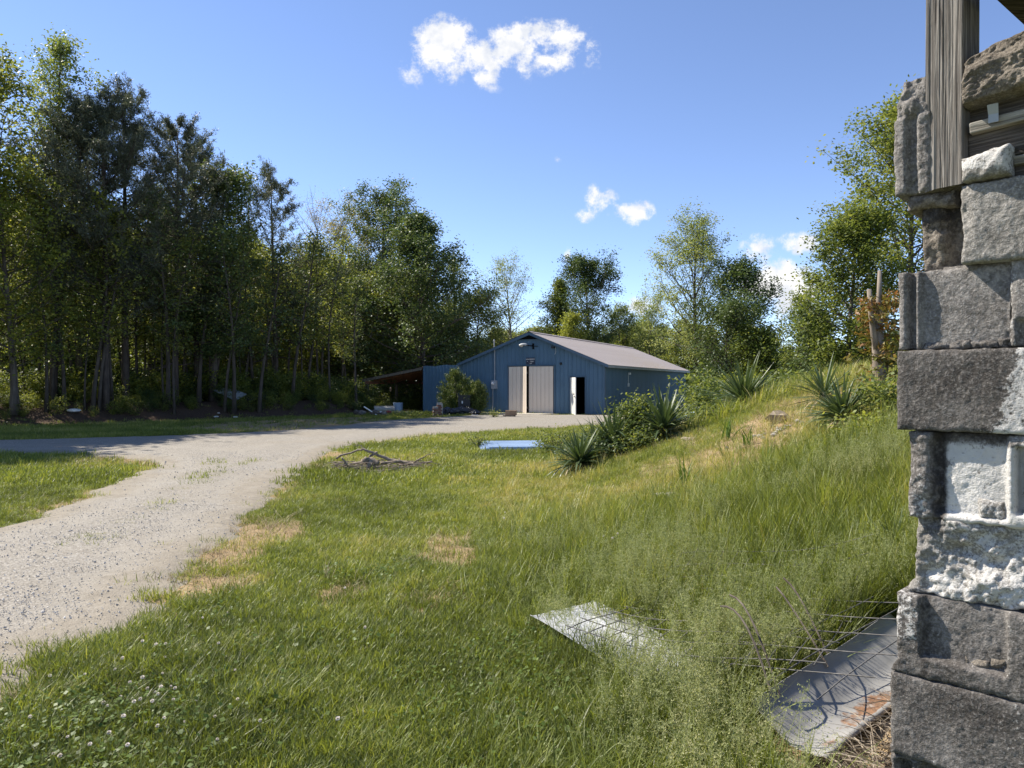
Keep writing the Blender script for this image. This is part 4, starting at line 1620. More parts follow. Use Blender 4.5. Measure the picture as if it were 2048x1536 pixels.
def grass_all():
    rng = np.random.default_rng(300)

    def tone(x, y):
        t = .44 + .5 * fbm(x * .55, y * .55, seed=83) + .34 * fbm(x * 3, y * 3, seed=84) + rng.normal(0, .11, len(x))
        d = x - toe(y)
        t = t + .22 * sstep(6.5, 9, y) * (1 - sstep(14, 19, y)) * sstep(-2.0, 1.0, d)
        t = t + .06 * sstep(10, 24, y) * sstep(-3, 0, x)
        t = t - .08 * (1 - sstep(3.5, 6, y))
        return t

    def prob(x, y, near):
        sd = road_sd(x, y)
        p = np.where(sd < 0, 1 - .75 * np.exp(sd / .22) * (y > 6), .0)
        mid = np.exp(-((sd - 1.45) / .22) ** 2) * (y < 16) * (.12 + .3 * vnoise(x * .9, y * .5, seed=66))
        p = np.maximum(p, np.where(sd > 0, np.maximum(mid, np.exp(-sd / .1) * .3), 0))
        p = p * (1 - .95 * bare_mask(x, y)) * (1 - .5 * np.exp(-np.abs(sd) / .35) * (y > 5.5)) * (1 - .96 * litter_mask(x, y))
        return p
    SX, SY, MX, MY, TX, TY, FX, FY, GX, GY = ([] for _ in range(10))
    for y0, y1, dn in ((1.6, 5, 900), (5, 8, 560), (8, 12, 300)):
        x, y = sample(rng, y0, y1, dn)
        tz = tall_zone(x, y)
        cl = vnoise(x * 1.6, y * 1.6, seed=85)
        edge = np.exp(-np.abs(road_sd(x, y) + .25) / .2)
        pm = np.clip(.12 + .6 * cl + .4 * (1 - sstep(3.3, 5.0, y)) + .7 * edge * (y < 6.5), 0, 1) * (1 - tz)
        p = prob(x, y, True) * free(x, y)
        r = rng.random(len(x))
        r2 = rng.random(len(x))
        keep = r < p
        thin = tz * (x - toe(y) > -1.6)
        isT = keep & (r2 < tz * .8)
        isM = keep & ~isT & (r2 < tz + pm * .75)
        isS = keep & ~isT & ~isM
        isT &= rng.random(len(x)) < .62
        isM &= rng.random(len(x)) < .8
        SX.append(x[isS]); SY.append(y[isS]); MX.append(x[isM]); MY.append(y[isM]); TX.append(x[isT]); TY.append(y[isT])
    for y0, y1, dn in ((12, 18, 130), (18, 27, 62), (27, 44, 26)):
        x, y = sample(rng, y0, y1, dn, 2)
        p = prob(x, y, False) * free(x, y)
        p *= 1 - .25 * dirt_mask(x, y)
        k = rng.random(len(x)) < p
        bank = sstep(.0, 1.0, x - toe(y)) * (y < 30)
        tl = (rng.random(len(x)) < .3 * bank) & k
        FX.append(x[k & ~tl]); FY.append(y[k & ~tl]); GX.append(x[tl]); GY.append(y[tl])
    c = np.concatenate
    SX, SY, MX, MY, TX, TY, FX, FY, GX, GY = map(c, (SX, SY, MX, MY, TX, TY, FX, FY, GX, GY))
    put('short_grass', SHORT, SX, SY, rng, .7, 1.5, tone(SX, SY))
    put('meadow_grass', MID, MX, MY, rng, .6, 1.25, tone(MX, MY))
    hk = .55 + .45 * sstep(-1.4, -.2, TX - toe(TY))
    put('tall_grass', TALL, TX, TY, rng, .6, 1.15, tone(TX, TY) - .02, zs=hk)
    put('distant_lawn', FAR, FX, FY, rng, .7, 1.3, tone(FX, FY))
    put('distant_tall_grass', FARTALL, GX, GY, rng, .6, 1.2, tone(GX, GY) + .08)
    # open seed heads over the tall zone, thickest around the fallen sheet metal
    x, y = sample(rng, 2.3, 7.0, 190, x0=-.9, x1=4.2)
    p = tall_zone(x, y) * np.clip(.05 + .62 * np.exp(-((x - 1.1) ** 2 / .9 + (y - 3.7) ** 2 / 1.6)) + .4 * vnoise(x * .9, y * .9, seed=87), 0, 1) * free(x, y) * (road_sd(x, y) < -.4)
    k = rng.random(len(x)) < p
    k &= ~((x > 1.0) & (y < 3.55 + .5 * (x - 1)))
    put('seed_head_grass', PAN, x[k], y[k], rng, .7, 1.15, .45 + .3 * fbm(x[k] * 1.1, y[k] * 1.1, seed=88))
    # dry straw where the turf is thin
    x, y = sample(rng, 2.2, 17, 60)
    p = (bare_mask(x, y) * .9 + .5 * dirt_mask(x, y)) * (road_sd(x, y) < .1) * free(x, y)
    k = rng.random(len(x)) < p
    put('dry_straw', STRAW, x[k], y[k], rng, .6, 1.3, rng.uniform(.2, .8, k.sum()))
    x, y = sample(rng, 2.3, 6.5, 110, x0=-4, x1=.3)
    p = np.clip(vnoise(x * .9, y * .9, seed=89) + .35 * (x < -1), 0, 1) * (road_sd(x, y) < -.15)
    k = rng.random(len(x)) < p
    put('clover_leaves', CLOV, x[k], y[k], rng, .7, 1.3, np.full(k.sum(), .5))

    # straw coloured old stems mixed into the bank
    x, y = sample(rng, 4.0, 13, 26, x0=-1, x1=9)
    d = x - toe(y)
    p = sstep(-1.2, .4, d) * np.clip(.35 + .8 * vnoise(x * .8, y * .8, seed=101), 0, 1) * free(x, y)
    k = rng.random(len(x)) < p
    put('dry_weeds', TALL, x[k], y[k], rng, .5, .95, rng.uniform(.8, 1.25, k.sum()), tilt=.35)


grass_all()

# white clover blossoms: one object each
def blossom_meshes():
    rng = np.random.default_rng(5)
    hd, st = MB(), MB()
    n = 46
    for i in range(n):
        z = 1 - 1.75 * (i + .5) / n
        a = i * 2.4
        r = math.sqrt(max(0, 1 - z * z))
        d = np.array([r * math.cos(a), r * math.sin(a), z])
        s = unit(np.cross(d, [0.1, .2, 1])) * .0022
        p = d * .0045
        q = d * .0115 + np.array([0, 0, -.001])
        m_ = (p + q) / 2
        hd.add([p, m_ + s, q, m_ - s], [(0, 1, 2, 3)])
    st.tube([(0, 0, -.11), (.004, 0, -.05), (0, 0, 0)], .0011, 4, False)
    return hd.mesh('blossom_head', simple('clover_white', (.72, .68, .6), (.6, .5, .46), scale=60, rough=.8)), st.mesh('stalk', simple('clover_stalk', (.09, .14, .03)))


bh, bs = blossom_meshes()
rc_ = random.Random(11)
spots = [(600, 1180), (690, 1195), (730, 1275), (355, 1175), (285, 1310), (325, 1370), (330, 1330), (245, 1345), (230, 1370), (285, 1388), (295, 1402), (342, 1405), (350, 1400), (250, 1455), (292, 1468), (328, 1468), (315, 1485), (370, 1465), (218, 1490), (135, 1502), (180, 1520), (430, 1455), (435, 1505), (310, 1408), (316, 1416), (322, 1398), (268, 1430), (207, 1430), (215, 1444), (170, 1378), (100, 1384), (50, 1418), (60, 1470), (260, 1386), (241, 1418), (390, 1350), (405, 1260), (455, 1250), (470, 1360), (475, 1420), (120, 1536), (255, 1532)]
sp2 = [(1207, 1145), (1225, 1150), (1235, 1140), (1283, 1142), (1010, 1085), (1008, 1098)]
while len(spots) < 56:
    spots.append((rc_.gauss(290, 150), rc_.uniform(1300, 1560)))
nb = 0
for (px, py) in spots + sp2:
    if px < -60:
        continue
    p = G(px, py)
    y = p.y * .985
    x = (px - 1024) / F * y
    if road_sd(np.array([x]), np.array([y]))[0] > -.12:
        continue
    right = px > 900
    h = rc_.uniform(.07, .11) if not right else .33
    o = thing('clover_blossom', 'round white clover blossom standing in the short grass' if not right else 'white clover blossom among the tall grass behind the fallen sheet metal', 'flower',
              (x, y, Hs(x, y) + h), rc_.uniform(0, 6), 'white clover blossoms in the lawn' if not right else 'white clover blossoms in the tall grass')
    s = rc_.uniform(.6, 1.05)
    o.scale = (s, s, s if not right else s)
    link('blossom_head', bh, o)
    link('stalk', bs, o)

# ---- yuccas: every sword leaf is a part
M_YUC = leafy('yucca_leaves', [(0, (.036, .06, .022)), (.5, (.078, .115, .045)), (1, (.165, .2, .095))], .22, (1.1, 1.1, .6), .42, .4, hue=.3)
M_IRIS = leafy('iris_leaves', [(0, (.05, .10, .02)), (.5, (.10, .17, .03)), (1, (.17, .23, .05))], .4, hue=.25)


def sword(seed, L, w, bend):
    rng = np.random.default_rng(seed)
    V, tt = [], []
    for i in range(8):
        q = i / 7
        wd = w * (.5 + .9 * q if q < .35 else 1.0 * (1 - q) ** .75 * 1.25 / (.65 ** .75) * .65 + .0)
        r = L * q
        z = -bend * L * max(0, q - .35) ** 2
        V += [(r, -wd / 2, z + wd * .18), (r, 0, z), (r, wd / 2, z + wd * .18)]
    Q = []
    for i in range(7):
        a = 3 * i
        Q += [(a, a + 3, a + 4, a + 1), (a + 1, a + 4, a + 5, a + 2)]
    t = np.linspace(.35, .65, len(V)) + rng.uniform(-.12, .12)
    return npmesh('leaf', V, [Q], M_YUC, False, {'tint': t})


SW = [sword(i, 1.0, .066, b) for i, b in enumerate((.05, .25, .6, 1.1, 0.0))]
M_YDRY = simple('dead_yucca_leaf', (.40, .33, .2), (.28, .22, .13), rough=.9)


def yucca(label, px, py, n, size, seed, droop=.5, up=.15, dist=None):
    """size: leaf length in photo pixels at the plant's own distance"""
    rng = random.Random(seed)
    p = GB(px, py)
    if dist:
        p = Vector(((px - 1024) / F * dist, dist, Hs((px - 1024) / F * dist, dist)))
    L = size * p.y / F
    o = thing('yucca_plant', label, 'plant', p, 0)
    for i in range(n):
        az = i * 2.4 + rng.uniform(-.3, .3)
        t = (i + .5) / n
        el = math.asin(max(-.4, 1 - 1.35 * t)) + rad(rng.uniform(-9, 9))
        el = min(el, rad(88))
        m = SW[rng.choice((0, 4, 0, 1))] if el > rad(50) else SW[rng.choice((0, 1, 2, 2, 3) if rng.random() < droop else (0, 0, 1, 4))]
        s = L * rng.uniform(.72, 1.15)
        dead = el < rad(-8) and rng.random() < .35
        lf = link('leaf', m if not dead else SWD, o, loc=(.03 * math.cos(az), .03 * math.sin(az), up * L * (1 - .6 * t) + .03), rot=Euler((rng.uniform(-.5, .5), -el, az), 'XYZ'))
        lf.scale = (s, rng.uniform(.75, 1.15) * max(.5, L ** .5) * (1.25 if droop > .5 else 1), max(.3, s))
        if dead:
            lf['label'] = 'dry pale dead leaf'
    st = MB()
    st.tube([(0, 0, -.1), (0, 0, up * L + .05)], [.06, .035], 7)
    st.build('stem', M_YDRY, o)
    return o


SWD = sword(77, 1.0, .05, .9)
SWD.materials.clear()
SWD.materials.append(M_YDRY)
yucca('big spiky yucca standing on the crest of the bank right of the barn', 1490, 808, 200, 94, 1, .4, .25)
yucca('big yucca on the bank below the cut tree trunk', 1685, 852, 200, 82, 2, .5, .25)
yucca('yucca behind the second big yucca, only its upright tips showing', 1648, 812, 70, 80, 7, .2, .3)
yucca('yucca with pale upright and bent leaves beside the leafy bush', 1328, 886, 150, 82, 3, .8, .4, 12.3)
yucca('yucca with drooping strap leaves on the left of the leafy bush', 1228, 905, 150, 80, 4, .95, .4, 12.5)
yucca('lowest yucca, spreading at the foot of the bank over the lawn', 1160, 940, 150, 70, 5, 1.0, .25)
yucca('small pale spiky yucca in the tall grass beside the block wall', 1790, 1120, 40, 80, 6, .3, .2)


def blade_clump(label, px, py, n, L, seed):
    rng = random.Random(seed)
    p = G(px, py)
    o = thing('iris_clump', label, 'plant', p, 0)
    for i in range(n):
        az = rng.uniform(0, 6.28)
        el = rad(rng.uniform(55, 88))
        lf = link('leaf', IR[i % 2], o, loc=(rng.gauss(0, .05), rng.gauss(0, .05), 0), rot=Euler((rng.uniform(-1, 1), -el, az), 'XYZ'))
        s = L * rng.uniform(.6, 1.1)
        lf.scale = (s, .75, 1)


IR = []
for i in range(2):
    m = sword(40 + i, 1.0, .035, .1 + .25 * i)
    m.materials.clear()
    m.materials.append(M_IRIS)
    IR.append(m)
yucca('half hidden strap leaved yucca between the lowest yucca and the leafy bush', 1195, 920, 110, 68, 8, .95, .35, 12.7)
yucca('strap leaved yucca filling the gap right of the leafy bush', 1298, 892, 90, 72, 9, .95, .35, 12.6)
blade_clump('upright clump of sunlit blades at the left end of the bare soil on the bank', 1455, 880, 12, .42, 1)
blade_clump('upright clump of sunlit blades beside the pale rubble on the bank', 1497, 892, 11, .36, 2)
blade_clump('taller thin blades standing in the grassy bank below the bare soil', 1375, 975, 9, .4, 3)
blade_clump('thin blades in the bank grass just below the rubble', 1535, 935, 10, .4, 4)
blade_clump('broad green blades in front of the yucca by the block wall', 1700, 905, 14, .4, 5)


# ---- bushes
def bush(label, px, py, dist, Hh, R, leaf, seed, n=150, per=10, ls=.09, name='leafy_bush', z=None, rx=1.0):
    p_ = GB(px, py)
    x, dist = (p_.x, p_.y) if dist is None else ((px - 1024) / F * dist, dist)
    st, fo = shrub_mesh(seed, Hh, R, leaf, n, per, ls)
    o = thing(name, label, 'bush', (x, dist, Hs(x, dist) - .03 if z is None else z), 0)
    o.scale = (rx, 1, 1)
    link('stems', st, o)
    link('foliage', fo, o)
    return o


bush('broad leafy bush between the two drooping yuccas, in front of the barn side wall', 1266, 888, 12.8, .92, .36, 'mid', 301, 300, 12, .06)
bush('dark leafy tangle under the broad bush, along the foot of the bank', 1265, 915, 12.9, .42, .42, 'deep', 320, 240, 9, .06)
bush('leafy weeds trailing right of the pale yucca along the bank crest', 1390, 868, 13.4, .4, .45, 'mid', 321, 170, 9, .055)
bush('single leafy shoot rising above the broad bush', 1286, 885, None, 1.12, .1, 'fresh', 302, 50, 8, .06)
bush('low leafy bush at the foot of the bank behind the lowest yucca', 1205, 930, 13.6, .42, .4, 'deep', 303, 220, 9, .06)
bush('round dark green weed clump right of the blue metal sheets', 1110, 915, 17.6, .62, .55, 'mid', 304, 160, 9, .06)
bush('small green weed clump left of the blue metal sheets', 955, 895, 19.5, .35, .3, 'mid', 305, 70, 8, .05)
bush('light green weeds running along the barn side above the bank', 1400, 852, 14.5, .6, .7, 'mid', 306, 190, 9, .065)
bush('leafy weeds at the foot of the big yucca on the crest', 1455, 826, None, .22, .5, 'mid', 307, 160, 9, .05)
bush('green weeds in front of the second big yucca', 1745, 885, None, .3, .4, 'fresh', 308, 150, 9, .045)
bush('green weeds at the base of the cut tree trunk', 1785, 830, None, .5, .45, 'mid', 309, 150, 9, .06)
bush('bright green sprig standing before the open white door', 1180, 860, 22, .5, .1, 'fresh', 310, 24, 6, .06)
bush('tiny green plant growing out of the concrete apron', 987, 835, 36.5, .4, .2, 'fresh', 311, 30, 7, .07)
bush('grassy weeds along the drive left of the brick chunk', 830, 835, 37.5, .3, 1.4, 'fresh', 312, 120, 8, .07)


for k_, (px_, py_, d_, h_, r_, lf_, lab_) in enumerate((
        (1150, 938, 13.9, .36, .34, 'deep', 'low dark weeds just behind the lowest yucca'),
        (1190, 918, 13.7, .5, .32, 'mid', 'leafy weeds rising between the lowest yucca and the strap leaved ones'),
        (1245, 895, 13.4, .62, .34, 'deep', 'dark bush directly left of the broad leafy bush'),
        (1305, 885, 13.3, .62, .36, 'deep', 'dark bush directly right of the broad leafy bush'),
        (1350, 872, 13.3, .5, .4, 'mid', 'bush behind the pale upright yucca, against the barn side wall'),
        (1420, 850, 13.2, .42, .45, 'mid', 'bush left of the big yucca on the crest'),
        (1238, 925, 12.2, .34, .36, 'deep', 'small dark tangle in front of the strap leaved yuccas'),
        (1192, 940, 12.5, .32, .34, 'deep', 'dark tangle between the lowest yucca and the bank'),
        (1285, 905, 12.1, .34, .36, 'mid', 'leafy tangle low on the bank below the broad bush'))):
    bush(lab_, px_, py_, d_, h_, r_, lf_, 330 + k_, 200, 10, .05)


def cedar(label, px, dist, top, R, seed):
    rng = np.random.default_rng(seed)
    x = (px - 1024) / F * dist
    Hh = CAMH + (768 - top) / F * dist
    mb = MB()
    P = []
    for i in range(150):
        a, t = rng.uniform(0, 6.28), rng.random()
        rr_ = R * (math.sin(PI * min(1, .22 + .72 * t)) ** .7) * rng.uniform(.55, 1.08)
        base = np.array([rr_ * .25 * math.cos(a), rr_ * .25 * math.sin(a), Hh * t * .75])
        tip = np.array([rr_ * math.cos(a), rr_ * math.sin(a), Hh * t * .85 + .35 * Hh * .4])
        mb.tube([base, (base + tip) / 2 + [0, 0, -.03], tip], [.012, .008, .003], 3, False)
        for q in np.linspace(.3, 1, 9):
            P.append(base + (tip - base) * q)
    mb.tube([(0, 0, 0), (0, 0, Hh * .9)], [.06, .01], 6)
    P = np.repeat(np.array(P), 9, 0)
    D = rng.normal(0, .6, P.shape) + [0, 0, .75]
    D /= np.linalg.norm(D, axis=1, keepdims=True)
    P = P + rng.normal(0, .06, P.shape)
    P[:, 2] = np.maximum(P[:, 2], .05)
    s = np.cross(D, rng.normal(size=P.shape))
    s /= np.linalg.norm(s, axis=1, keepdims=True) + 1e-9
    L = rng.uniform(.08, .17, (len(P), 1))
    V = np.stack([P - s * .016, P + s * .016, P + D * L], 1).reshape(-1, 3)
    t = np.repeat(np.clip(rng.normal(.5, .25, len(P)), 0, 1), 3)
    o = thing('cedar_bush', label, 'bush', (x, dist, 0))
    link('stems', mb.mesh('stems', M_BARK, True), o)
    link('foliage', npmesh('foliage', V, [np.arange(len(V)).reshape(-1, 3)], LEAVES['cedar'], False, {'tint': t}), o)


cedar('taller left one of the two green cedar bushes against the blue barn front', 913, 41.6, 738, 1.05, 21)
cedar('lower right one of the two green cedar bushes, beside the electric meter', 950, 41.0, 762, .8, 22)

# ---- cut sumac trunk with reddish young leaves
M_SUMAC = bark('sumac_bark', (.13, .105, .08), (.3, .25, .2))


def sumac():
    y = 11.3
    x = (1757 - 1024) / F * y
    o = thing('cut_sumac_tree', 'bare cut trunk with two sawn limbs and orange red young leaves beside the block wall', 'tree', (x, y, Hs(x, y) - .1))
    q = F / y

    def W2(px, py, dy=0):
        return ((px - 1757) / q, dy, (CAMH + (768 - py) / q) - (Hs(x, y) - .1))
    mb = MB()
    mb.tube([W2(1762, 830), W2(1758, 760), W2(1756, 700), W2(1755, 640)], [.11, .095, .09, .075], 9)
    mb.build('trunk', M_SUMAC, o, smooth=True)
    mb = MB()
    mb.tube([W2(1757, 715), W2(1744, 675, -.06), W2(1736, 630, -.1), W2(1732, 580, -.1)], [.055, .045, .04, .034], 8)
    mb.build('limb', M_SUMAC, o, smooth=True)
    mb = MB()
    mb.tube([W2(1757, 660), W2(1761, 600, .05), W2(1763, 540, .05)], [.05, .038, .03], 8)
    mb.build('limb', M_SUMAC, o, smooth=True)
    mb = MB()
    mb.tube([W2(1765, 775), W2(1780, 735, .1), W2(1784, 690, .1)], [.045, .03, .02], 7)
    mb.tube([W2(1775, 745, .1), W2(1790, 700, .1)], [.02, .012], 5)
    mb.build('limb', M_SUMAC, o, smooth=True)
    rng = np.random.default_rng(77)
    m = leafy('red_young_leaves', [(0, (.13, .14, .03)), (.35, (.21, .18, .05)), (.65, (.26, .14, .05)), (1, (.28, .11, .06))], .35, (1.15, 1.0, .6), hue=.0)
    P, tt = [], []
    for i in range(95):
        px, py = rng.normal(1764, 19), rng.uniform(585, 760)
        c = np.array(W2(px, py, rng.normal(0, .18)))
        a = rng.uniform(0, 6.28)
        d = np.array([math.cos(a), math.sin(a), -.15])
        n = 16
        for j in range(n):
            P.append(c + d * .22 * j / n + rng.normal(0, .03, 3))
            tt.append(.52 - .45 * (py - 585) / 175 + rng.normal(0, .17))
    link('foliage', leaf_cloud('foliage', np.array(P), .11, rng, m, aspect=.34, up=.3, tint=np.array(tt), droop=.3), o)


sumac()
# ================================================================== RUINED BLOCK WALL AT THE RIGHT
WO = np.array([0.938, 1.82, 0.0])              # left front edge of the wall
WE = np.array([0.71, -0.7042, 0.0])              # along the face, to the right
WN = np.array([-0.7042, -0.71, 0.0])             # out of the face
WZ = np.array([0, 0, 1.0])


def wz(py):
    return CAMH - (py - 768) / F * 1.82


def ws(px, off=0.0):
    k = (px - 1024) / F
    bx, by = WO[0] + WN[0] * off, WO[1] + WN[1] * off
    return (k * by - bx) / (WE[0] - k * WE[1])


def zat(py, px, off=0.0):
    """height of photo pixel (px, py) on the wall face"""
    s = ws(px, off)
    y = WO[1] + WE[1] * s + WN[1] * off
    return CAMH - (py - 768) / F * y


def WP(s, o, z):
    return WO + np.multiply.outer(s, WE) + np.multiply.outer(o, WN) + np.multiply.outer(z, WZ)


def concrete_mat(name, c_dark, c_mid, c_light, paint=(.62, .60, .565), pit=1.0):
    b = NB(name)
    pos = b.tc.outputs['Object']
    n1 = b.noise(7, 7, .62, pos)
    n2 = b.noise(55, 5, .65, pos)
    n3 = b.noise(150, 4, .7, pos)
    col = b.ramp(n1, [(.3, c_dark), (.5, c_mid), (.72, c_light)])
    col = b.mix(b.rng(n2, .42, .7, 0, .6), col, c_dark)
    col = b.mix(b.rng(n3, .5, .72, 0, .55), col, tuple(min(1, c * 1.55) for c in c_light))
    col = b.mix(b.rng(n3, .5, .3, 0, .45), col, tuple(c * .45 for c in c_dark))
    p = b.math('ADD', b.attr('paint'), b.math('ADD', b.rng(n2, .3, .7, -.38, .38), b.rng(n3, .3, .7, -.34, .34)))
    pc = b.mix(b.rng(n1, .35, .65), tuple(c * .72 for c in paint), paint)
    col = b.mix(b.rng(p, .38, .75, 0, .95), col, pc)
    s = b.math('ADD', b.attr('stain_dark'), b.math('ADD', b.rng(n2, .3, .7, -.25, .25), b.rng(n1, .3, .7, -.2, .2)))  # stains and local darkening, both mixed towards near black
    col = b.mix(b.rng(s, .3, .8, 0, .85), col, (.035, .03, .027))
    nm = b.bump(n2, .28 * pit, .006)
    nm = b.bump(n3, .9 * pit, .006, nm)
    return b.done(b.bsdf(col, .93, 0, .15, nm))


M_BLK = concrete_mat('weathered_block', (.09, .08, .07), (.195, .18, .165), (.32, .30, .28))
M_BLK_L = concrete_mat('pale_block', (.13, .12, .105), (.25, .234, .21), (.37, .35, .32))
M_BLK_D = concrete_mat('stained_block', (.055, .048, .042), (.115, .105, .095), (.24, .222, .205))
M_STONE = concrete_mat('rough_aggregate', (.10, .085, .068), (.21, .18, .145), (.33, .29, .24), pit=1.5)


def block(name, s0, s1, z0, z1, o, fn, mat, parent, depth=.19, res=.0045, rough=.0016, seed=0, paint=None, stain_dark=None, soft=.004, edge=None):
    """one block: dense front face pushed in and out by fn(s, z), chipped edges, plain sides and back"""
    ns, nz = int((s1 - s0) / res) + 2, int((z1 - z0) / res) + 2
    s, z = np.meshgrid(np.linspace(s0, s1, ns), np.linspace(z0, z1, nz), indexing='ij')
    s, z = s.ravel(), z.ravel()
    de = np.minimum(np.minimum(s - s0, s1 - s), np.minimum(z - z0, z1 - z))
    d = o + fn(s, z)
    d = d + rough * fbm(s * 120, z * 120, seed=seed, octv=3) + rough * .8 * fbm(s * 30, z * 30, seed=seed + 3, octv=3)
    chip = np.maximum(0, fbm(s * 45, z * 45, seed=seed + 7, octv=3) + .1) * .007
    d = d - (soft + chip) * np.exp(-de / .006)
    if edge is not None:
        s = s + edge(s, z)
    jig = .003 * np.exp(-de / .004)
    s = s + jig * fbm(z * 60, s * 60, seed=seed + 9)
    z = z + jig * fbm(s * 60, z * 60, seed=seed + 11)
    V = WP(s, d, z)
    i = np.arange(ns * nz).reshape(ns, nz)
    Q = np.stack([i[:-1, :-1], i[1:, :-1], i[1:, 1:], i[:-1, 1:]], -1).reshape(-1, 4)
    ring = np.concatenate([i[:-1, 0], i[-1, :-1], i[:0:-1, -1], i[0, :0:-1]])
    B = WP(s[ring], np.full(len(ring), o - depth), z[ring])
    M_ = WP(s[ring], np.minimum(d[ring], o - .01), z[ring])
    n0 = len(V)
    V = np.concatenate([V, B])
    r = np.arange(len(ring))
    r2 = np.roll(r, -1)
    Q2 = np.stack([ring[r], n0 + r, n0 + r2, ring[r2]], -1)
    at = {'paint': np.concatenate([np.zeros(len(s)) if paint is None else paint(s, z), np.zeros(len(ring))]),
          'stain_dark': np.concatenate([np.zeros(len(s)) if stain_dark is None else stain_dark(s, z), np.zeros(len(ring))])}
    me = npmesh(name, V, [Q, Q2, n0 + r[None, :]], mat, True, at)
    return link(name, me, parent)


def rect(s, z, a, b, c, d, soft=.004):
    return sstep(a - soft, a + soft, s) * (1 - sstep(b - soft, b + soft, s)) * sstep(c - soft, c + soft, z) * (1 - sstep(d - soft, d + soft, z))


wall = thing('block_wall', 'ruined concrete block wall with flaking white paint at the right edge of the photo', 'wall')
Z = dict(a=zat(545, 1800), b=zat(702, 1800), c=zat(862, 1797), d=zat(1037, 1825), e=zat(1185, 1797), f=zat(1343, 1790), g=zat(1505, 1782))
S_END = .46
gap = .0035

# course 1 from the top: broken recessed piece, then a whole pale block
zt = zat(372, 1935)
block('block', ws(1836), ws(1932), Z['a'] + gap, zat(395, 1850), -.035, lambda s, z: .02 * fbm(s * 18, z * 18, seed=401, octv=4) - .02 * sstep(ws(1870), ws(1900), s) + .02 * rect(s, z, ws(1868), ws(1890), zat(530, 1870), zat(470, 1870), .02), M_STONE, wall, rough=.004, seed=402,
      stain_dark=lambda s, z: .25 + .5 * sstep(zat(470, 1880), zat(420, 1880), z))
block('block', ws(1922), S_END, zat(528, 1940), zt, .02, lambda s, z: -.012 * (1 - sstep(ws(1928), ws(1955), s + .008 * fbm(z * 40, s * 20, seed=404))) * (.5 + .8 * fbm(s * 30, z * 30, seed=405)), M_BLK_L, wall, seed=403, rough=.0022,
      edge=lambda s, z: (.012 * fbm(z * 14, z * 0, seed=406) + .004) * np.exp(-(s - ws(1922)) / .02))
block('mortar', ws(1880), S_END, zat(548, 1900), zat(530, 1900), -.02, lambda s, z: .012 * fbm(s * 40, z * 40, seed=407), M_BLK_D, wall, rough=.003, seed=408)
# course 2: block end with a groove, sunk face and right flange
def c2(s, z):
    g = -.03 * rect(s, z, ws(1814), ws(1829), 0, 9, .003)
    p = -.016 * rect(s, z, ws(1842), ws(2018), Z['b'] - 1, Z['a'] + 1, .004)
    return g + p


block('block', ws(1797), ws(2019), Z['b'] + gap, Z['a'], 0.0, c2, M_BLK, wall, seed=410, stain_dark=lambda s, z: .12 + .2 * fbm(s * 12, z * 12, seed=411))
block('block', ws(2021), S_END, Z['b'] + gap, Z['a'] + .008, .002, lambda s, z: -.02 * rect(s, z, ws(2036), 9, 0, zat(640, 2040), .006), M_BLK, wall, seed=412, paint=lambda s, z: .35 * (1 - sstep(ws(2022), ws(2036), s)))
for i, (a, b_) in enumerate(((1843, 1893), (1896, 1938), (1939, 1992), (1993, 2018))):
    block('mortar', ws(a), ws(b_), Z['b'] + .002, Z['b'] + .018 + .004 * (i % 2), -.010, lambda s, z: .006 * fbm(s * 60, z * 60, seed=413), M_BLK_D, wall, rough=.004, seed=414 + i, depth=.03)
# course 3: whole flush block, white paint towards the right
block('block', ws(1795), S_END, Z['c'] + gap, Z['b'], .006, lambda s, z: 0 * s, M_BLK_D, wall, seed=420, rough=.0018,
      paint=lambda s, z: .85 * sstep(ws(1990), ws(2030), s + .25 * (zat(780, 1900) - z)) - .1 + .18 * sstep(ws(1850), ws(1990), s) * (1 - sstep(Z['c'] + .01, Z['c'] + .03, z)), stain_dark=lambda s, z: .3 * (1 - sstep(ws(1960), ws(2010), s)) * (.6 + fbm(s * 9, z * 9, seed=421)))
# course 4: broken flange at left, sunk white panel, flange, second cell
def c4(s, z):
    p = -.02 * rect(s, z, ws(1868) + .012 * fbm(z * 20, s, seed=431), ws(2012), zat(1030, 1900), Z['c'] + 1, .006)
    q = -.03 * rect(s, z, ws(2030), ws(2046), zat(1030, 2040), zat(895, 2030), .004)
    rough_l = .012 * fbm(s * 35, z * 35, seed=432) * (1 - sstep(ws(1862), ws(1880), s))
    return p + q + rough_l - .012 * (1 - sstep(ws(1880), ws(1886), s)) * sstep(ws(1850), ws(1868), s)


block('block', ws(1818), S_END, Z['d'] + gap, Z['c'], -.002, c4, M_BLK, wall, seed=430, rough=.0022,
      paint=lambda s, z: np.maximum(.95 * sstep(ws(1878), ws(1892), s + .02 * fbm(z * 30, s * 30, seed=433)) * (1 - .75 * sstep(zat(895, 1920) - .004, zat(875, 1920), z + .01 * fbm(s * 25, s, seed=434))), .35 * (1 - sstep(ws(1848), ws(1862), s)) * (1 - sstep(zat(960, 1830), zat(920, 1830), z))),
      stain_dark=lambda s, z: .75 * rect(s, z, ws(1858), ws(1890), 0, 9, .01) + .8 * sstep(zat(900, 1900), zat(872, 1900), z) * rect(s, z, ws(1868), ws(2016), 0, 9, .01),  # darker between flange and panel and along the panel's top
      edge=lambda s, z: .006 * fbm(z * 30, z * 0, seed=435) * np.exp(-(s - ws(1818)) / .02))
block('mortar', ws(1952), ws(2006), zat(1045, 1980), zat(1002, 1980), -.004, lambda s, z: .010 * fbm(s * 40, z * 40, seed=436) - .006, M_BLK_L, wall, rough=.004, seed=437, depth=.05, paint=lambda s, z: .45 + 0 * s, soft=.012)
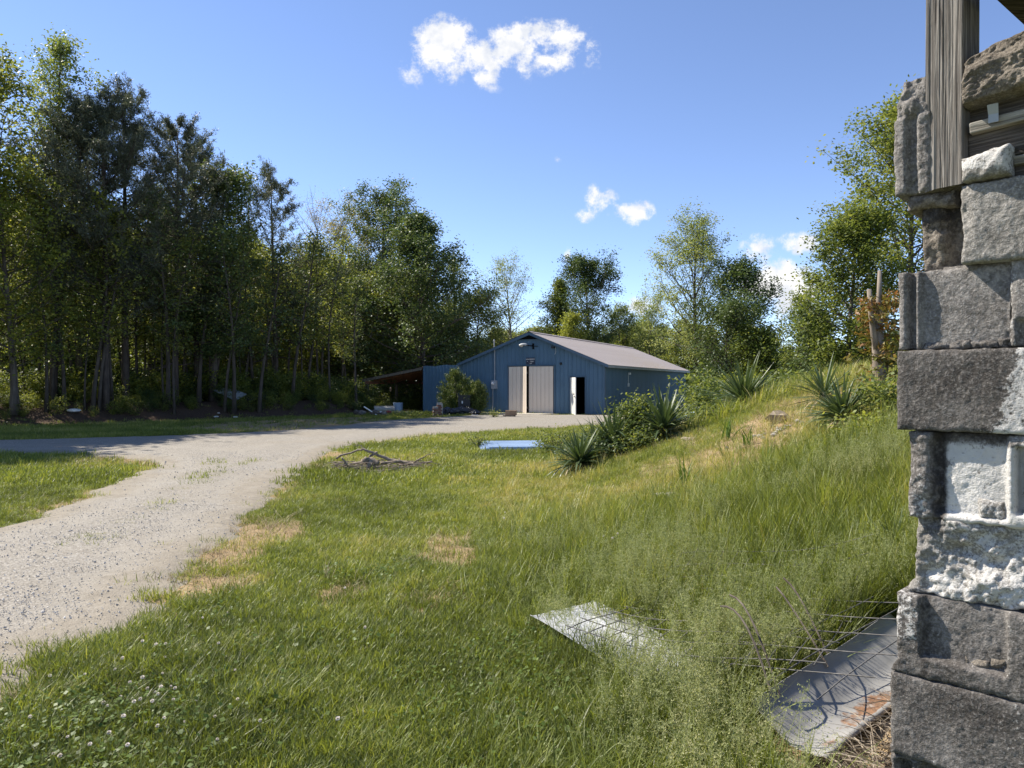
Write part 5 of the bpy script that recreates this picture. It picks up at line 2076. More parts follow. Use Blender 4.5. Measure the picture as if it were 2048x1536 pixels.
# course 5: burst face with lumps and white paint
block('block', ws(1826), S_END, Z['e'] + gap, Z['d'] + .004, -.02, lambda s, z: .026 * fbm(s * 16, z * 16, seed=441, octv=5) + .008 * fbm(s * 60, z * 60, seed=442), M_BLK_L, wall, seed=440, rough=.0045,
      paint=lambda s, z: .52 + .5 * fbm(s * 11, z * 11, seed=443) - .5 * (1 - sstep(ws(1836), ws(1850), s)), stain_dark=lambda s, z: .5 * rect(s, z, ws(1840), ws(1890), zat(1080, 1860), 9, .02) + .12,
      edge=lambda s, z: (-.022 * (1 - sstep(zat(1185, 1800), zat(1140, 1800), z)) + .004 * fbm(z * 35, z * 0, seed=444)) * np.exp(-np.maximum(0, s - ws(1826)) / .03))
# course 6: framed block end, deep sunk panel
def c6(s, z):
    return -.022 * rect(s, z, ws(1843), ws(2014), zat(1322, 1900) - .004, zat(1193, 1870) - .004, .004) + .006 * fbm(s * 30, z * 30, seed=451) * (1 - sstep(ws(1838), ws(1846), s))


block('block', ws(1795), S_END, Z['f'] + gap, Z['e'], .008, c6, M_BLK_D, wall, seed=450, rough=.0022,
      paint=lambda s, z: .5 * (1 - sstep(ws(1828), ws(1840), s)) * sstep(zat(1300, 1800), zat(1260, 1800), z) + .25 * rect(s, z, ws(2012), ws(2022), 0, 9, .004),
      stain_dark=lambda s, z: .55 * rect(s, z, ws(1838), ws(1860), 0, 9, .01) + .2 * sstep(zat(1210, 1900), zat(1190, 1900), z),  # darker down the left of the sunk panel and along its top
      edge=lambda s, z: (-.012 * (1 - sstep(zat(1340, 1790), zat(1310, 1790), z)) + .003 * fbm(z * 40, z * 0, seed=453)) * np.exp(-(s - ws(1795)) / .03))
for i, (a, b_) in enumerate(((1846, 1926), (1928, 1976), (1979, 2012))):
    block('mortar', ws(a), ws(b_), zat(1340, (a + b_) / 2), zat(1320, (a + b_) / 2), -.008, lambda s, z: .006 * fbm(s * 60, z * 60, seed=454), M_STONE, wall, rough=.004, seed=455 + i, depth=.03)
# course 7: whole dark block
block('block', ws(1783), S_END, Z['g'] + gap, Z['f'], .01, lambda s, z: 0 * s, M_BLK_D, wall, seed=460, rough=.002,
      paint=lambda s, z: .3 * sstep(ws(1960), ws(2040), s) + .2 * (1 - sstep(Z['g'] + .02, Z['g'] + .06, z)) - .1, stain_dark=lambda s, z: .25 * sstep(Z['g'] + .06, Z['f'], z))
# hidden courses down to the ground
for k in range(3):
    z1 = Z['g'] - k * .2
    block('block', ws(1782) + .01 * (k % 2), S_END, z1 - .2 + gap, z1, -.002 * k, lambda s, z: -.04 * rect(s, z, ws(1795), ws(1822), 0, z.max() - .01, .004) - .05 * rect(s, z, ws(1840), ws(2000), 0, z.max() - .008, .004), M_BLK_D, wall, seed=470 + k, res=.008, stain_dark=lambda s, z: .3 + 0 * s)
# further wall beyond the frame: plain blocks
for k in range(10):
    z1 = Z['a'] - k * .194
    for j in range(2):
        a = S_END + .004 + j * .4
        block('block', a, a + .395, z1 - .19, z1, .004, lambda s, z: 0 * s, M_BLK, wall, seed=480 + k * 2 + j, res=.02, paint=lambda s, z: .4 + .5 * fbm(s * 4, z * 4, seed=491))

# loose block standing on end at the top left
lb = thing('standing_block', 'rough grey block standing on end against the left side of the weathered wooden post', 'block')
block('block', ws(1793), ws(1862), zat(388, 1820), zat(158, 1830), .01,
      lambda s, z: np.where(z > zat(232, 1830), .018 * fbm(s * 32, z * 32, seed=501, octv=4) - .004, -.016 * rect(s, z, ws(1817), ws(1836), 0, 9, .004)) + .012 * rect(s, z, ws(1822), ws(1850), zat(380, 1830), zat(325, 1830), .012) * fbm(s * 60, z * 60, seed=502),
      M_BLK, lb, seed=500, rough=.0026, depth=.13, stain_dark=lambda s, z: .25 * (z < zat(235, 1830)) + 0 * s,
      edge=lambda s, z: (.016 * sstep(zat(240, 1800), zat(160, 1800), z) - .003 * (z < zat(240, 1800)) + .003 * fbm(z * 40, z * 0, seed=503)) * np.exp(-(s - ws(1793)) / .04))
block('mortar', ws(1810), ws(1905), zat(415, 1850), zat(384, 1850), -.01, lambda s, z: .014 * fbm(s * 30, z * 30, seed=505), M_STONE, wall, seed=506, rough=.004, stain_dark=lambda s, z: .3 + 0 * s, soft=.012, depth=.15)

# weathered square post
def post_mat(name='weathered_post_wood', c=((.05, .043, .038), (.16, .145, .128), (.30, .28, .25)), ax=2, sc=1.0):
    b = NB(name)
    st = [26 * sc, 26 * sc, 26 * sc]
    st[ax] = 1.1
    pos = b.tc.outputs['Object']
    g = b.noise(3.2, 6, .62, pos, tuple(st), 1.7)
    f = b.noise(9, 4, .6, pos, tuple(st))
    n = b.noise(5, 4, .6, pos)
    col = b.ramp(g, [(.34, c[0]), (.5, c[1]), (.66, c[2])])
    col = b.mix(b.rng(n, .4, .7, 0, .5), col, c[1])
    nm = b.bump(g, .9, .006)
    nm = b.bump(f, .4, .002, nm)
    return b.done(b.bsdf(col, .9, 0, .15, nm))


M_POST = post_mat()
M_PLANK = post_mat('dark_plank_wood', ((.025, .02, .017), (.085, .072, .06), (.19, .165, .14)), 0, 1.6)
M_BATTEN = post_mat('pale_batten_wood', ((.1, .09, .075), (.26, .24, .2), (.42, .39, .34)), 0)
post = thing('wooden_post', 'weathered grey square wooden post rising from the top of the ruined block wall', 'post')
pe, pn = np.array([.60, -.80, 0]), np.array([-.80, -.60, 0])
p0 = A(1850, 375, 1.775)
pw, pd = .083, .085
nz_, nx_ = 240, 34
zz = np.linspace(0, 1.0, nz_)
V = []
for iz, q in enumerate(zz):
    z = p0.z - .012 + q * .9
    sh = (q * .9) * .004
    per = []
    nxp = nx_
    for j in range(nxp):
        t = j / (nxp - 1)
        gr = .0016 * vnoise(t * 22 + .9 * vnoise(t * 3, q * 3, seed=511), q * 2.2, seed=512) + .0009 * vnoise(t * 50, q * 3, seed=513)
        per.append((t * pw, float(gr)))
    for t, g_ in per:
        base = np.array([p0.x + sh, p0.y, 0]) + pe * t + pn * g_
        zb = z + (0.012 * (t / pw) if iz == 0 else 0)
        V.append((base[0], base[1], zb))
    for t in (pw, 0):
        base = np.array([p0.x + sh, p0.y, 0]) + pe * t - pn * pd
        V.append((base[0], base[1], z))
npz = nx_ + 2
i = np.arange(nz_ * npz).reshape(nz_, npz)
j2 = np.roll(i, -1, 1)
Q = np.stack([i[:-1], j2[:-1], j2[1:], i[1:]], -1).reshape(-1, 4)
me = npmesh('shaft', V, [Q, i[0][None, ::-1], i[-1][None, :]], M_POST, False)
link('shaft', me, post)
mb = MB()
a = np.array(A(1918, 213, 1.73))
mb.tube([a, a + pn * .012], .0045, 8)
mb.build('nail', M_STONE, post)
beam = thing('roof_beam', 'dark underside of a roof board crossing the top right corner above the post', 'beam')
bd = np.array([.77, .64, 0])
bs_ = np.array([.64, -.77, 0])
c0 = np.array([1.10, 1.70, 2.52])
mb = MB()
mb.obox(c0 + bs_ * .15 + np.array([0, 0, .03]) + bd * .25, (bd, bs_, WZ), (1.35, .15, .03))
mb.build('board', M_PLANK, beam)

# planks, batten, bracket, stones on top
def wbox(name, px0, px1, py0, py1, o, th, mat, parent, tilt=0.0, extra=.25, bevel=.003):
    s0, s1 = ws(px0, o), ws(px1, o) + extra
    z0, z1 = zat(py1, px0, o), zat(py0, px0, o)
    mb = MB()
    e = WE + WZ * tilt
    e = e / np.linalg.norm(e)
    u = np.cross(WN, e) * -1
    u = WZ - e * e[2]
    u /= np.linalg.norm(u)
    c = WP(s0, o - th / 2, (z0 + z1) / 2)
    mb.obox(c + e * (s1 - s0) / 2, (e, WN, u), ((s1 - s0) / 2, th / 2, (z1 - z0) / 2))
    oo = link(name, None, parent)
    Vv = np.concatenate(mb.v)
    rot = Matrix((tuple(e), tuple(-WN), tuple(u))).transposed()
    me = mb.mesh(name, mat)
    oo.data if oo.data else None
    bpy.data.objects.remove(oo)
    M4 = rot.to_4x4()
    M4.translation = Vector(c)
    me.transform(M4.inverted())
    o2 = link(name, me, parent)
    o2.matrix_basis = M4
    bv = o2.modifiers.new('bevel', 'BEVEL')
    bv.width = bevel
    bv.segments = 2
    return o2


pl = thing('sill_boards', 'dark weathered boards stacked between the post and the pale blocks, with a pale batten', 'boards')
wbox('board', 1938, 2048, 205, 252, -.02, .05, M_PLANK, pl, .05)
wbox('batten', 1938, 2048, 246, 268, .012, .03, M_BATTEN, pl, .06)
wbox('board', 1936, 2048, 266, 330, -.008, .05, M_PLANK, pl, .05)
wbox('batten', 2026, 2048, 312, 330, .0, .03, M_BATTEN, pl, .03)
wbox('board', 2028, 2048, 330, 372, -.015, .04, M_PLANK, pl, .02)
br = thing('metal_bracket', 'bent shiny metal bracket nailed on the pale batten', 'bracket')
mb = MB()
s0, s1, zb, ztp = ws(1982), ws(2002), zat(250, 1990), zat(217, 1990)
P4 = []
for (s, z, o) in ((s0, zb, .022), (s1, zb, .022), (s1, (zb + ztp) / 2, .022), (s0, (zb + ztp) / 2, .022)):
    P4.append(WP(s, o, z))
mb.add(P4 + [p + WN * .002 for p in P4], [(0, 1, 2, 3), (4, 7, 6, 5), (0, 4, 5, 1), (1, 5, 6, 2), (2, 6, 7, 3), (3, 7, 4, 0)])
P4 = [WP(s, o, z) for (s, z, o) in ((s0, (zb + ztp) / 2, .022), (s1, (zb + ztp) / 2, .022), (s1 + .002, ztp, .034), (s0, ztp, .034))]
mb.add(P4 + [p + WN * .002 for p in P4], [(0, 1, 2, 3), (4, 7, 6, 5), (0, 4, 5, 1), (1, 5, 6, 2), (2, 6, 7, 3), (3, 7, 4, 0)])
mb.build('plate', M_GREY, br)
tiltz = .12
cs = thing('cap_stone', 'rough brown lump of concrete aggregate on top of the boards, uppermost on the wall', 'stone')
block('stone', ws(1936), S_END, zat(205, 1940), zat(62, 1960) + .02, .05, lambda s, z: .010 * fbm(s * 22, z * 22, seed=521, octv=5) - .02 * sstep(zat(110, 1960), zat(60, 1960), z), M_STONE, cs, seed=520, rough=.0045, depth=.2, soft=.007, res=.0035,
      edge=None)
o_ = [c for c in C.objects if c.parent is cs][0]
cov = o_.data
VV = np.zeros(len(cov.vertices) * 3)
cov.vertices.foreach_get('co', VV)
VV = VV.reshape(-1, 3)
sv = (VV - WO) @ WE
zv = VV[:, 2]
s00 = ws(1936)
q = (zv - zv.min()) / (zv.max() - zv.min())
ds = sv - s00
zlo = zat(205, 1938, .05) + .10 * ds
zhi = zat(116, 1938, .05) + .18 * ds + .02 * (1 - np.exp(-np.maximum(ds, 0) / .02))
zv2 = zlo + q * (zhi - zlo)
VV[:, 2] = zv2
cov.vertices.foreach_set('co', VV.ravel())
cov.update()
wsn = thing('white_stone', 'angular white painted stone wedged under the dark boards', 'stone')
rng_ = np.random.default_rng(3)
block('stone', ws(1930), ws(2026), zat(368, 1935), zat(318, 1960), .035, lambda s, z: .012 * np.abs(fbm(s * 14, z * 14, seed=531, octv=2)) + .006 * sstep(ws(1975), ws(1990), s - (z - zat(345, 1980)) * .8), M_BLK_L, wsn, seed=530, rough=.0018, depth=.12, soft=.01, paint=lambda s, z: .72 - .9 * (1 - sstep(zat(362, 1960), zat(345, 1960), z + .25 * (s - ws(1930)) - .014)), stain_dark=lambda s, z: .2 * (s > ws(1980)) * (z < zat(350, 1990)))
VV = np.array([v.co[:] for v in [c for c in C.objects if c.parent is wsn][0].data.vertices])
sv = (VV - WO) @ WE
VV[:, 2] += .16 * (sv - ws(1930)) * ((VV[:, 2] - VV[:, 2].min()) / np.ptp(VV[:, 2]))
[c for c in C.objects if c.parent is wsn][0].data.vertices.foreach_set('co', VV.ravel())
# ================================================================== SMALL THINGS
M_SHEETW = NB('white_sheet_metal')
b = M_SHEETW
col = b.ramp(b.noise(6, 5, .6), [(.35, (.36, .365, .37)), (.7, (.47, .475, .48))])
col = b.mix(b.rng(b.noise(16, 6, .7), .62, .75, 0, .7), col, (.4, .32, .24))
M_SHEETW = b.done(b.bsdf(col, .5, .0, .4))
b = NB('rusting_sheet_metal')
n = b.noise(9, 6, .65)
col = b.ramp(b.noise(5, 4, .6), [(.35, (.22, .215, .20)), (.7, (.32, .31, .29))])
rst = b.ramp(b.noise(40, 5, .7), [(.3, (.10, .055, .03)), (.6, (.24, .135, .075)), (.8, (.40, .34, .25))])
col = b.mix(b.rng(b.math('ADD', b.attr('rust'), b.rng(n, .3, .7, -.35, .35)), .42, .6), col, rst)
M_RUSTY = b.done(b.bsdf(col, .6, .0, .3))
M_WIRE = simple('galvanised_wire', (.07, .065, .058), (.17, .16, .145), scale=30, rough=.6)

# white sheet lying in the tall grass
sh = thing('white_metal_sheet', 'dusty white sheet of roofing metal lying flat in the tall grass under the wire panel', 'sheet metal')
c1, c2, c3, c4 = [np.array(p) for p in ((.12, 4.95), (.56, 5.18), (1.2, 3.98), (.78, 3.72))]
nu, nv = 24, 30
V = []
for i in range(nu):
    for j in range(nv):
        u, v = i / (nu - 1), j / (nv - 1)
        p = (c1 * (1 - u) + c2 * u) * (1 - v) + (c4 * (1 - u) + c3 * u) * v
        ribz = .01 * max(0, math.cos(u * 2 * PI * 3)) ** 6
        z = .10 + .015 * math.sin(v * 5 + 1) + .02 * u + ribz 
        V.append((p[0], p[1], Hs(*p) * .5 + .0 + z))
mb = MB()
mb.grid(V, nu, nv)
o = mb.build('sheet', M_SHEETW, sh, smooth=False)
so_ = o.modifiers.new('thick', 'SOLIDIFY')
so_.thickness = .004

# rusty L-shaped gutter piece
gt = thing('rusty_metal_gutter', 'bent grey metal trough with orange rust on its floor beside the block wall', 'sheet metal')
d = np.array([.77, .64])
nb_ = np.array([-.64, .77])
a0 = np.array([1.26, 3.03])
prof = [(-.012, .0), (0, .016), (.02, .004), (.08, .0), (.15, .004), (.18, .022), (.25, .068), (.33, .125), (.326, .133)]
V, ru = [], []
nL = 30
for i in range(nL):
    s = i / (nL - 1) * 1.35
    for (x, z) in prof:
        p = a0 + d * s + nb_ * x
        V.append((p[0], p[1], .13 + .09 * s + z + .006 * math.sin(s * 6)))
        ru.append((.75 if .0 < x < .15 else .05) * (1 - .5 * (s > .75)) * (1 - .5 * abs(math.sin(s * 4 + 1))))
Q = [(i * 9 + j, i * 9 + j + 1, (i + 1) * 9 + j + 1, (i + 1) * 9 + j) for i in range(nL - 1) for j in range(8)]
o = link('trough', npmesh('trough', V, [np.array(Q)], M_RUSTY, True, {'rust': ru}), gt)
so_ = o.modifiers.new('thick', 'SOLIDIFY')
so_.thickness = .003

# welded wire panel lying across the weeds: every wire is a part
wp = thing('livestock_wire', 'grid of rusty welded livestock wire lying across the tall grass and the white sheet', 'wire fence')
O_ = np.array([.30, 4.05])
Aax, Bax = np.array([.53, .85]), np.array([.84, -.54])
rw = random.Random(4)


def wire_h(x, y):
    return max(.26, Hs(x, y) + .24) + .05 * math.sin(x * 2.1 + y * 1.7) + .03 * math.sin(x * 5 + 1)


def wire(p, q):
    n = 16
    pts = []
    for i in range(n):
        t = i / (n - 1)
        x, y = np.array(p) * (1 - t) + np.array(q) * t
        pts.append((x, y, wire_h(x, y)))
    mb = MB()
    mb.tube(pts, .003, 5, False)
    mb.build('wire', M_WIRE, wp)


for k in range(13):
    s = k * .105 + rw.uniform(-.004, .004)
    wire(O_ + Bax * s, O_ + Bax * s + Aax * (1.95 - .03 * k))
for k in range(10):
    s = .05 + k * .2
    wire(O_ + Aax * s - Bax * .04, O_ + Aax * s + Bax * 1.3)
w2 = thing('livestock_wire', 'second piece of bent wire grid lying over the rusty trough beside the block wall', 'wire fence')
wp = w2


def wire_h(x, y):
    return Hs(x, y) + .24 + .04 * math.sin(x * 3 + y)


O_ = np.array([1.05, 3.42])
for k in range(3):
    wire(O_ + nb_ * (-.36 + .26 * k), O_ + nb_ * (-.42 + .2 * k) + d * 1.25)
for k in range(5):
    wire(O_ + d * (.10 + .25 * k) + nb_ * .3, O_ + d * (.26 + .25 * k) - nb_ * .48)
for k in range(4):                              # loose stalks and canes over the trough
    t = rw.uniform(.1, .8)
    p = O_ + d * t
    pts = [(p[0] - .15 + .1 * q, p[1] + .18 - .42 * q, .55 - .25 * q * q + .05 * math.sin(k + 3 * q)) for q in np.linspace(0, 1, 8)]
    mb = MB()
    mb.tube(pts, .005, 5)
    o = mb.build('dead_cane', M_BARK)
    tag(o, ('dark dead cane arching low over the rusty trough', 'thin dead cane crossing the middle of the rusty trough', 'dead cane nearest the white sheet, over the trough', 'short dead cane beside the trough end')[k], 'twig')

M_HAY = leafy('grey_hay', [(0, (.12, .09, .065)), (.5, (.27, .22, .16)), (1, (.42, .36, .28))], .2, (1, 1, .85), .7, .2)
# heap of dry stalks at the wall foot
rng = np.random.default_rng(12)
n = 2600
xs_ = rng.uniform(1.12, 1.95, n)
c = np.stack([xs_, 3.0 + (xs_ - 1.26) * .8 - rng.uniform(.0, .55, n) - .06], 1)
az = rng.uniform(0, 6.28, n)
L = rng.uniform(.05, .22, n)
zz_ = .02 + rng.uniform(0, .10, n)
el = rng.normal(0, .25, n)
D = np.stack([np.cos(az) * np.cos(el), np.sin(az) * np.cos(el), np.sin(el)], 1) * L[:, None]
Pp = np.stack([c[:, 0], c[:, 1], H(c[:, 0], c[:, 1]) + zz_], 1)
s = np.cross(D, rng.normal(size=D.shape))
s = s / np.linalg.norm(s, axis=1, keepdims=True) * rng.uniform(.0012, .003, (n, 1))
V = np.stack([Pp - s, Pp + s, Pp + D * .5 + s + [0, 0, .01], Pp + D, Pp + D * .5 - s + [0, 0, .01]], 1).reshape(-1, 3)
i5 = np.arange(n)[:, None] * 5
o = link('dry_stalks', npmesh('dry_stalks', V, [i5 + np.array([[0, 1, 2, 4]]), i5 + np.array([[4, 2, 3]])], M_HAY, False, {'tint': np.repeat(rng.uniform(0, 1, n), 5)}))
tag(o, kind='stuff')

# brush pile on a burnt patch
bp = G(750, 940)
bpo = thing('brush_pile', 'heap of dead crooked branches on a burnt patch in the lawn', 'brush pile', (bp.x, bp.y, Hs(bp.x, bp.y)))
q = F / bp.y
M_STICK = simple('dead_branch_wood', (.33, .27, .2), (.14, .11, .085), scale=14, rough=.9, bump=.4, bscale=40)
M_ASH = simple('charred_ash', (.02, .019, .018), (.11, .10, .095), scale=14, rough=1, bump=.8, bscale=30, bdist=.03)


def B2(px, py, dy=0.0):
    return ((px - 750) / q, dy, max(.015, (940 - py) / q))


mb = MB()
nr = 40
V = [(0, 0, .05)]
for r_ in (.4, .7, 1.0):
    for k in range(nr):
        a = k / nr * 2 * PI
        rr_ = r_ * (1 + .15 * math.sin(3 * a) + .1 * math.sin(7 * a + 1))
        V.append((1.0 * rr_ * math.cos(a), .75 * rr_ * math.sin(a) + .1, .06 * (1 - r_) + .02 * math.sin(5 * a + r_ * 9) * (1 - r_) + (.012 if r_ < 1 else -.03)))
Fs = [(0, 1 + k, 1 + (k + 1) % nr) for k in range(nr)]
for l in range(2):
    Fs += [(1 + l * nr + k, 1 + (l + 1) * nr + k, 1 + (l + 1) * nr + (k + 1) % nr, 1 + l * nr + (k + 1) % nr) for k in range(nr)]
mb.add(V, Fs)
mb.build('ash_bed', M_ASH, bpo, smooth=True)
BR_ = [([(665, 918), (700, 906), (722, 900), (745, 910), (770, 922), (800, 928)], [.03, .025, .03, .04, .045, .05], .25),
       ([(800, 928), (830, 930), (862, 926)], [.05, .04, .02], .25),
       ([(732, 918), (742, 920), (744, 935), (728, 945)], [.09, .085, .07, .05], -.2),
       ([(726, 921), (745, 918), (760, 926)], [.06, .08, .05], -.15),
       ([(672, 936), (705, 926), (735, 922)], [.015, .03, .04], -.1),
       ([(760, 927), (800, 922), (835, 932)], [.04, .04, .03], 0),
       ([(694, 912), (704, 928)], [.03, .025], -.4),
       ([(735, 917), (750, 906)], [.035, .03], .2),
       ([(722, 900), (712, 892), (700, 895)], [.015, .01, .006], .3),
       ([(825, 927), (850, 912), (870, 908)], [.02, .012, .006], .2),
       ([(680, 941), (740, 938), (800, 933)], [.02, .03, .02], -.5),
       ([(690, 930), (720, 940), (748, 936)], [.02, .025, .02], -.6)]
for pts, r_, dy in BR_:
    P = [B2(px, py, dy + .05 * math.sin(i * 2)) for i, (px, py) in enumerate(pts)]
    t0 = np.linspace(0, 1, len(P))
    t1 = np.linspace(0, 1, len(P) * 3)
    P = np.array(P)
    P2 = np.stack([np.interp(t1, t0, P[:, k]) for k in range(3)], 1) + np.random.default_rng(len(pts)).normal(0, .008, (len(t1), 3))
    mb = MB()
    mb.tube(P2, np.interp(t1, t0, r_) * .72, 7)
    mb.build('branch', M_STICK, bpo, smooth=True)
mb = MB()
rr2 = random.Random(8)
for k in range(150):
    a, r_ = rr2.uniform(0, 6.28), math.sqrt(rr2.random())
    p = np.array([.95 * r_ * math.cos(a), .65 * r_ * math.sin(a), rr2.uniform(.03, .16)])
    a2 = rr2.uniform(-.5, .5) + (0 if rr2.random() < .7 else 1.5)
    l = rr2.uniform(.15, .5)
    mb.tube([p, p + [l * .5 * math.cos(a2), l * .3 * math.sin(a2), rr2.uniform(-.03, .05)], p + [l * math.cos(a2), l * .6 * math.sin(a2), rr2.uniform(-.06, .04)]], [.008, .006, .003], 4, False)
tag(mb.build('twigs', M_STICK, bpo), kind='stuff')

# stack of blue corrugated sheets in the lawn
bs2 = thing('blue_corrugated_sheets', 'stack of pale blue corrugated metal sheets lying in the lawn grass', 'sheet metal')
M_PBLUE = painted_metal('pale_blue_sheet', (.34, .45, .60), (.24, .33, .46), .45)
pA = G(1020, 897)
for k in range(4):
    V = []
    n1, n2 = 2, 96
    ang = rad(4 + k * 1.3)
    for i in range(n1):
        for j in range(n2):
            u, v = (i - .5) * 1.55, (j / (n2 - 1) - .5) * 1.5
            x = pA.x + u * math.cos(ang) - v * math.sin(ang) + .05 * k
            y = pA.y + u * math.sin(ang) + v * math.cos(ang) + .1 * k
            V.append((x, y, Hs(x, y) + .02 + .022 * k + .02 * math.cos(j * 2 * PI / 8) + .04 * v))
    mb = MB()
    mb.grid(V, n1, n2)
    o = mb.build('sheet', M_PBLUE, bs2)
    o.modifiers.new('thick', 'SOLIDIFY').thickness = .003

# concrete apron before the barn doors
ap = MB()
pts = [BL(-9.6, -.35), BL(-9.4, -1.35), BL(-6.5, -1.75), BL(-3.2, -1.5), BL(-2.6, -.25)]
ap.add([(p.x, p.y, .06) for p in pts] + [(p.x, p.y, -.1) for p in pts], [(0, 1, 2, 3, 4), (9, 8, 7, 6, 5)] + [(i, (i + 1) % 5, 5 + (i + 1) % 5, 5 + i) for i in range(5)])
o = ap.build('concrete_apron', M_CONC)
tag(o, kind='structure')

# hollow clay block on a board
p = A(1022, 832, 37.0)
hb = thing('hollow_block', 'tan ribbed hollow block sitting on a board before the tan doors', 'block', (p.x, p.y, .05), rad(-18))
M_CLAY = simple('tan_clay', (.36, .25, .16), (.28, .19, .125), rough=.85)
mb = MB()
mb.box(-.36, .2, -.2, .12, 0, .06)
mb.build('board', M_OLDWOOD, hb)
mb = MB()
mb.box(-.26, .26, -.13, .13, .062, .30)
for k in range(7):
    mb.box(-.02 + k * .04, .0 + k * .04, -.145, -.131, .065, .297)
mb.build('block', M_CLAY, hb)

# chunk of brick masonry
p = A(874, 833, 38.3)
bc = thing('brick_chunk', 'broken chunk of red brick masonry with pale mortar on top, left of the cedar bushes', 'masonry', (p.x, p.y, 0), rad(12))
M_BRICK = simple('old_red_brick', (.22, .10, .07), (.13, .06, .045), scale=12, rough=.9)
M_MORT = simple('crumbly_mortar', (.4, .37, .32), (.28, .25, .21), rough=.95)
rb = random.Random(2)
mb = MB()
mb.box(-.2, .19, -.13, .13, -.02, .50)
mb.box(-.0, .28, -.12, .14, .0, .66)
mb.box(.0, .26, -.1, .12, .66, .70)
mb.build('mortar', M_MORT, bc)
for r_ in range(7):
    for k in range(2):
        mb = MB()
        x = -.22 + k * .215 + (.05 if r_ % 2 else 0)
        z = r_ * .085
        if z > .42 and k == 0:
            continue
        mb.box(x, x + .2, -.15 + rb.uniform(-.01, .01), .12, z, z + .07)
        mb.build('brick', M_BRICK, bc, bevel=.006)

# junk below the cedar bushes
def crumple(name, label, cat, px, py, dist, sx, sy, sz, mat, seed, amp=.35, rz=0.0, part='body'):
    x = (px - 1024) / F * dist
    o = thing(name, label, cat, (x, dist, max(0, Hs(x, dist)) + sz * .75), rz)
    link(part, rock_mesh(part, mat, seed, sx, sy, sz, 3, amp, 2.2), o)
    return o


M_BAG = simple('black_plastic_sheet', (.014, .014, .016), (.03, .03, .032), rough=.25, spec=.6, bump=.8, bscale=14, bdist=.05)
crumple('black_tarp', 'crumpled black plastic sheet heaped right of the brick chunk', 'tarp', 893, 822, 39.6, .38, .25, .22, M_BAG, 1, .5)
crumple('black_tarp', 'long low black plastic heap below the dark box in the cedar bushes', 'tarp', 925, 815, 40.0, .75, .3, .24, M_BAG, 2, .5)
crumple('black_bag', 'black rubbish bag with pale scraps at the right end of the plastic heap', 'bag', 951, 822, 39.4, .28, .25, .17, M_BAG, 3, .4)
for k, (px, py, lab) in enumerate(((946, 827, 'white paper scrap left of the black rubbish bag'), (954, 830, 'white paper scrap right below the black rubbish bag'), (895, 824, 'pale scrap on the heap right of the brick chunk'))):
    crumple('paper_scrap', lab, 'scrap', px, py, 38.8, .09, .06, .035, M_WHITE, 20 + k, .5)
x = (930 - 1024) / F * 40.5
bx = thing('black_box', 'dark metal box with a small white label half hidden in the cedar bushes', 'box', (x, 40.5, .1), rad(-10))
mb = MB()
mb.box(-.33, .33, -.22, .22, .35, .92)
mb.box(-.36, .36, -.25, .25, .92, .95)
mb.build('body', M_BLACK, bx)
mb = MB()
mb.box(-.13, -.06, -.235, -.222, .5, .64)
mb.build('label_plate', M_WHITE, bx)
mb = MB()
for sx_ in (-.3, .3):
    for sy_ in (-.18, .18):
        mb.box(sx_ - .02, sx_ + .02, sy_ - .02, sy_ + .02, -.1, .35)
tag(mb.build('legs', M_BLACK, bx), kind='stuff')

# things under the carport
x, y = (796 - 1024) / F * 44.5, 44.5
bb = thing('plastic_barrel', 'pale blue plastic barrel under the open carport', 'barrel', (x, y, 0))
mb = MB()
mb.lathe([(.24, 0), (.26, .04), (.285, .2), (.275, .23), (.29, .28), (.285, .48), (.30, .52), (.30, .54), (.27, .54)], 20)
mb.build('body', M_PBLUE, bb, smooth=True)
x, y = (769 - 1024) / F * 43.6, 43.6
wr = thing('wire_roll', 'roll of pale chicken wire lying beside the blue barrel', 'roll', (x, y, .2), rad(8))
mb = MB()
for k in range(9):
    a = k / 9 * 2 * PI
    mb.tube([(-.58, .17 * math.cos(a), .17 * math.sin(a)), (.58, .17 * math.cos(a + .4), .17 * math.sin(a + .4))], .009, 4, False)
for k in range(14):
    xx = -.58 + k * .0892
    mb.tube([(xx, .17 * math.cos(a), .17 * math.sin(a)) for a in np.linspace(0, 2 * PI, 14)], .008, 4, False)
mb.tube([(-.57, 0, 0), (.57, 0, 0)], .13, 12)
tag(mb.build('mesh_roll', simple('pale_wire', (.5, .5, .47), (.36, .36, .34)), wr), kind='stuff')
x, y = (777 - 1024) / F * 41, 41
crumple('red_can', 'small red can lying in the grass before the blue barrel', 'can', 777, 829, 41, .16, .13, .12, simple('red_paint', (.4, .07, .05), (.28, .05, .04)), 31, .15)
crumple('white_ball', 'white ball lying left of the small red can', 'ball', 762, 831, 41, .10, .10, .10, M_WHITE, 32, .03)
pk = thing('loose_board', 'thin pale board lying on the grass right of the red can', 'board', (A(800, 828, 42).x, 42, .08), rad(5))
mb = MB()
mb.box(-.55, .7, -.05, .05, -.02, .02)
mb.build('plank', M_MORT, pk)
x, y = (731 - 1024) / F * 39.2, 39.2
hp = thing('scrap_heap', 'low heap of dark scrap and stones left of the carport post', 'heap', (x, y, -.02))
for k in range(11):
    me = rock_mesh('stone', (M_STONE, M_BARK, M_BLK_D)[k % 3], 40 + k, rb.uniform(.1, .28), rb.uniform(.1, .2), rb.uniform(.07, .16), 2, .4)
    link('stone', me, hp, loc=(rb.gauss(0, .4), rb.gauss(0, .3), .08 + .1 * rb.random()))
stk = thing('white_pole', 'white pole leaning on the scrap heap by the carport post', 'pole', (x + .25, y - .35, .05))
mb = MB()
mb.tube([(-.28, .1, .42), (.42, -.1, 0)], .035, 8)
mb.build('rod', M_WHITE, stk)

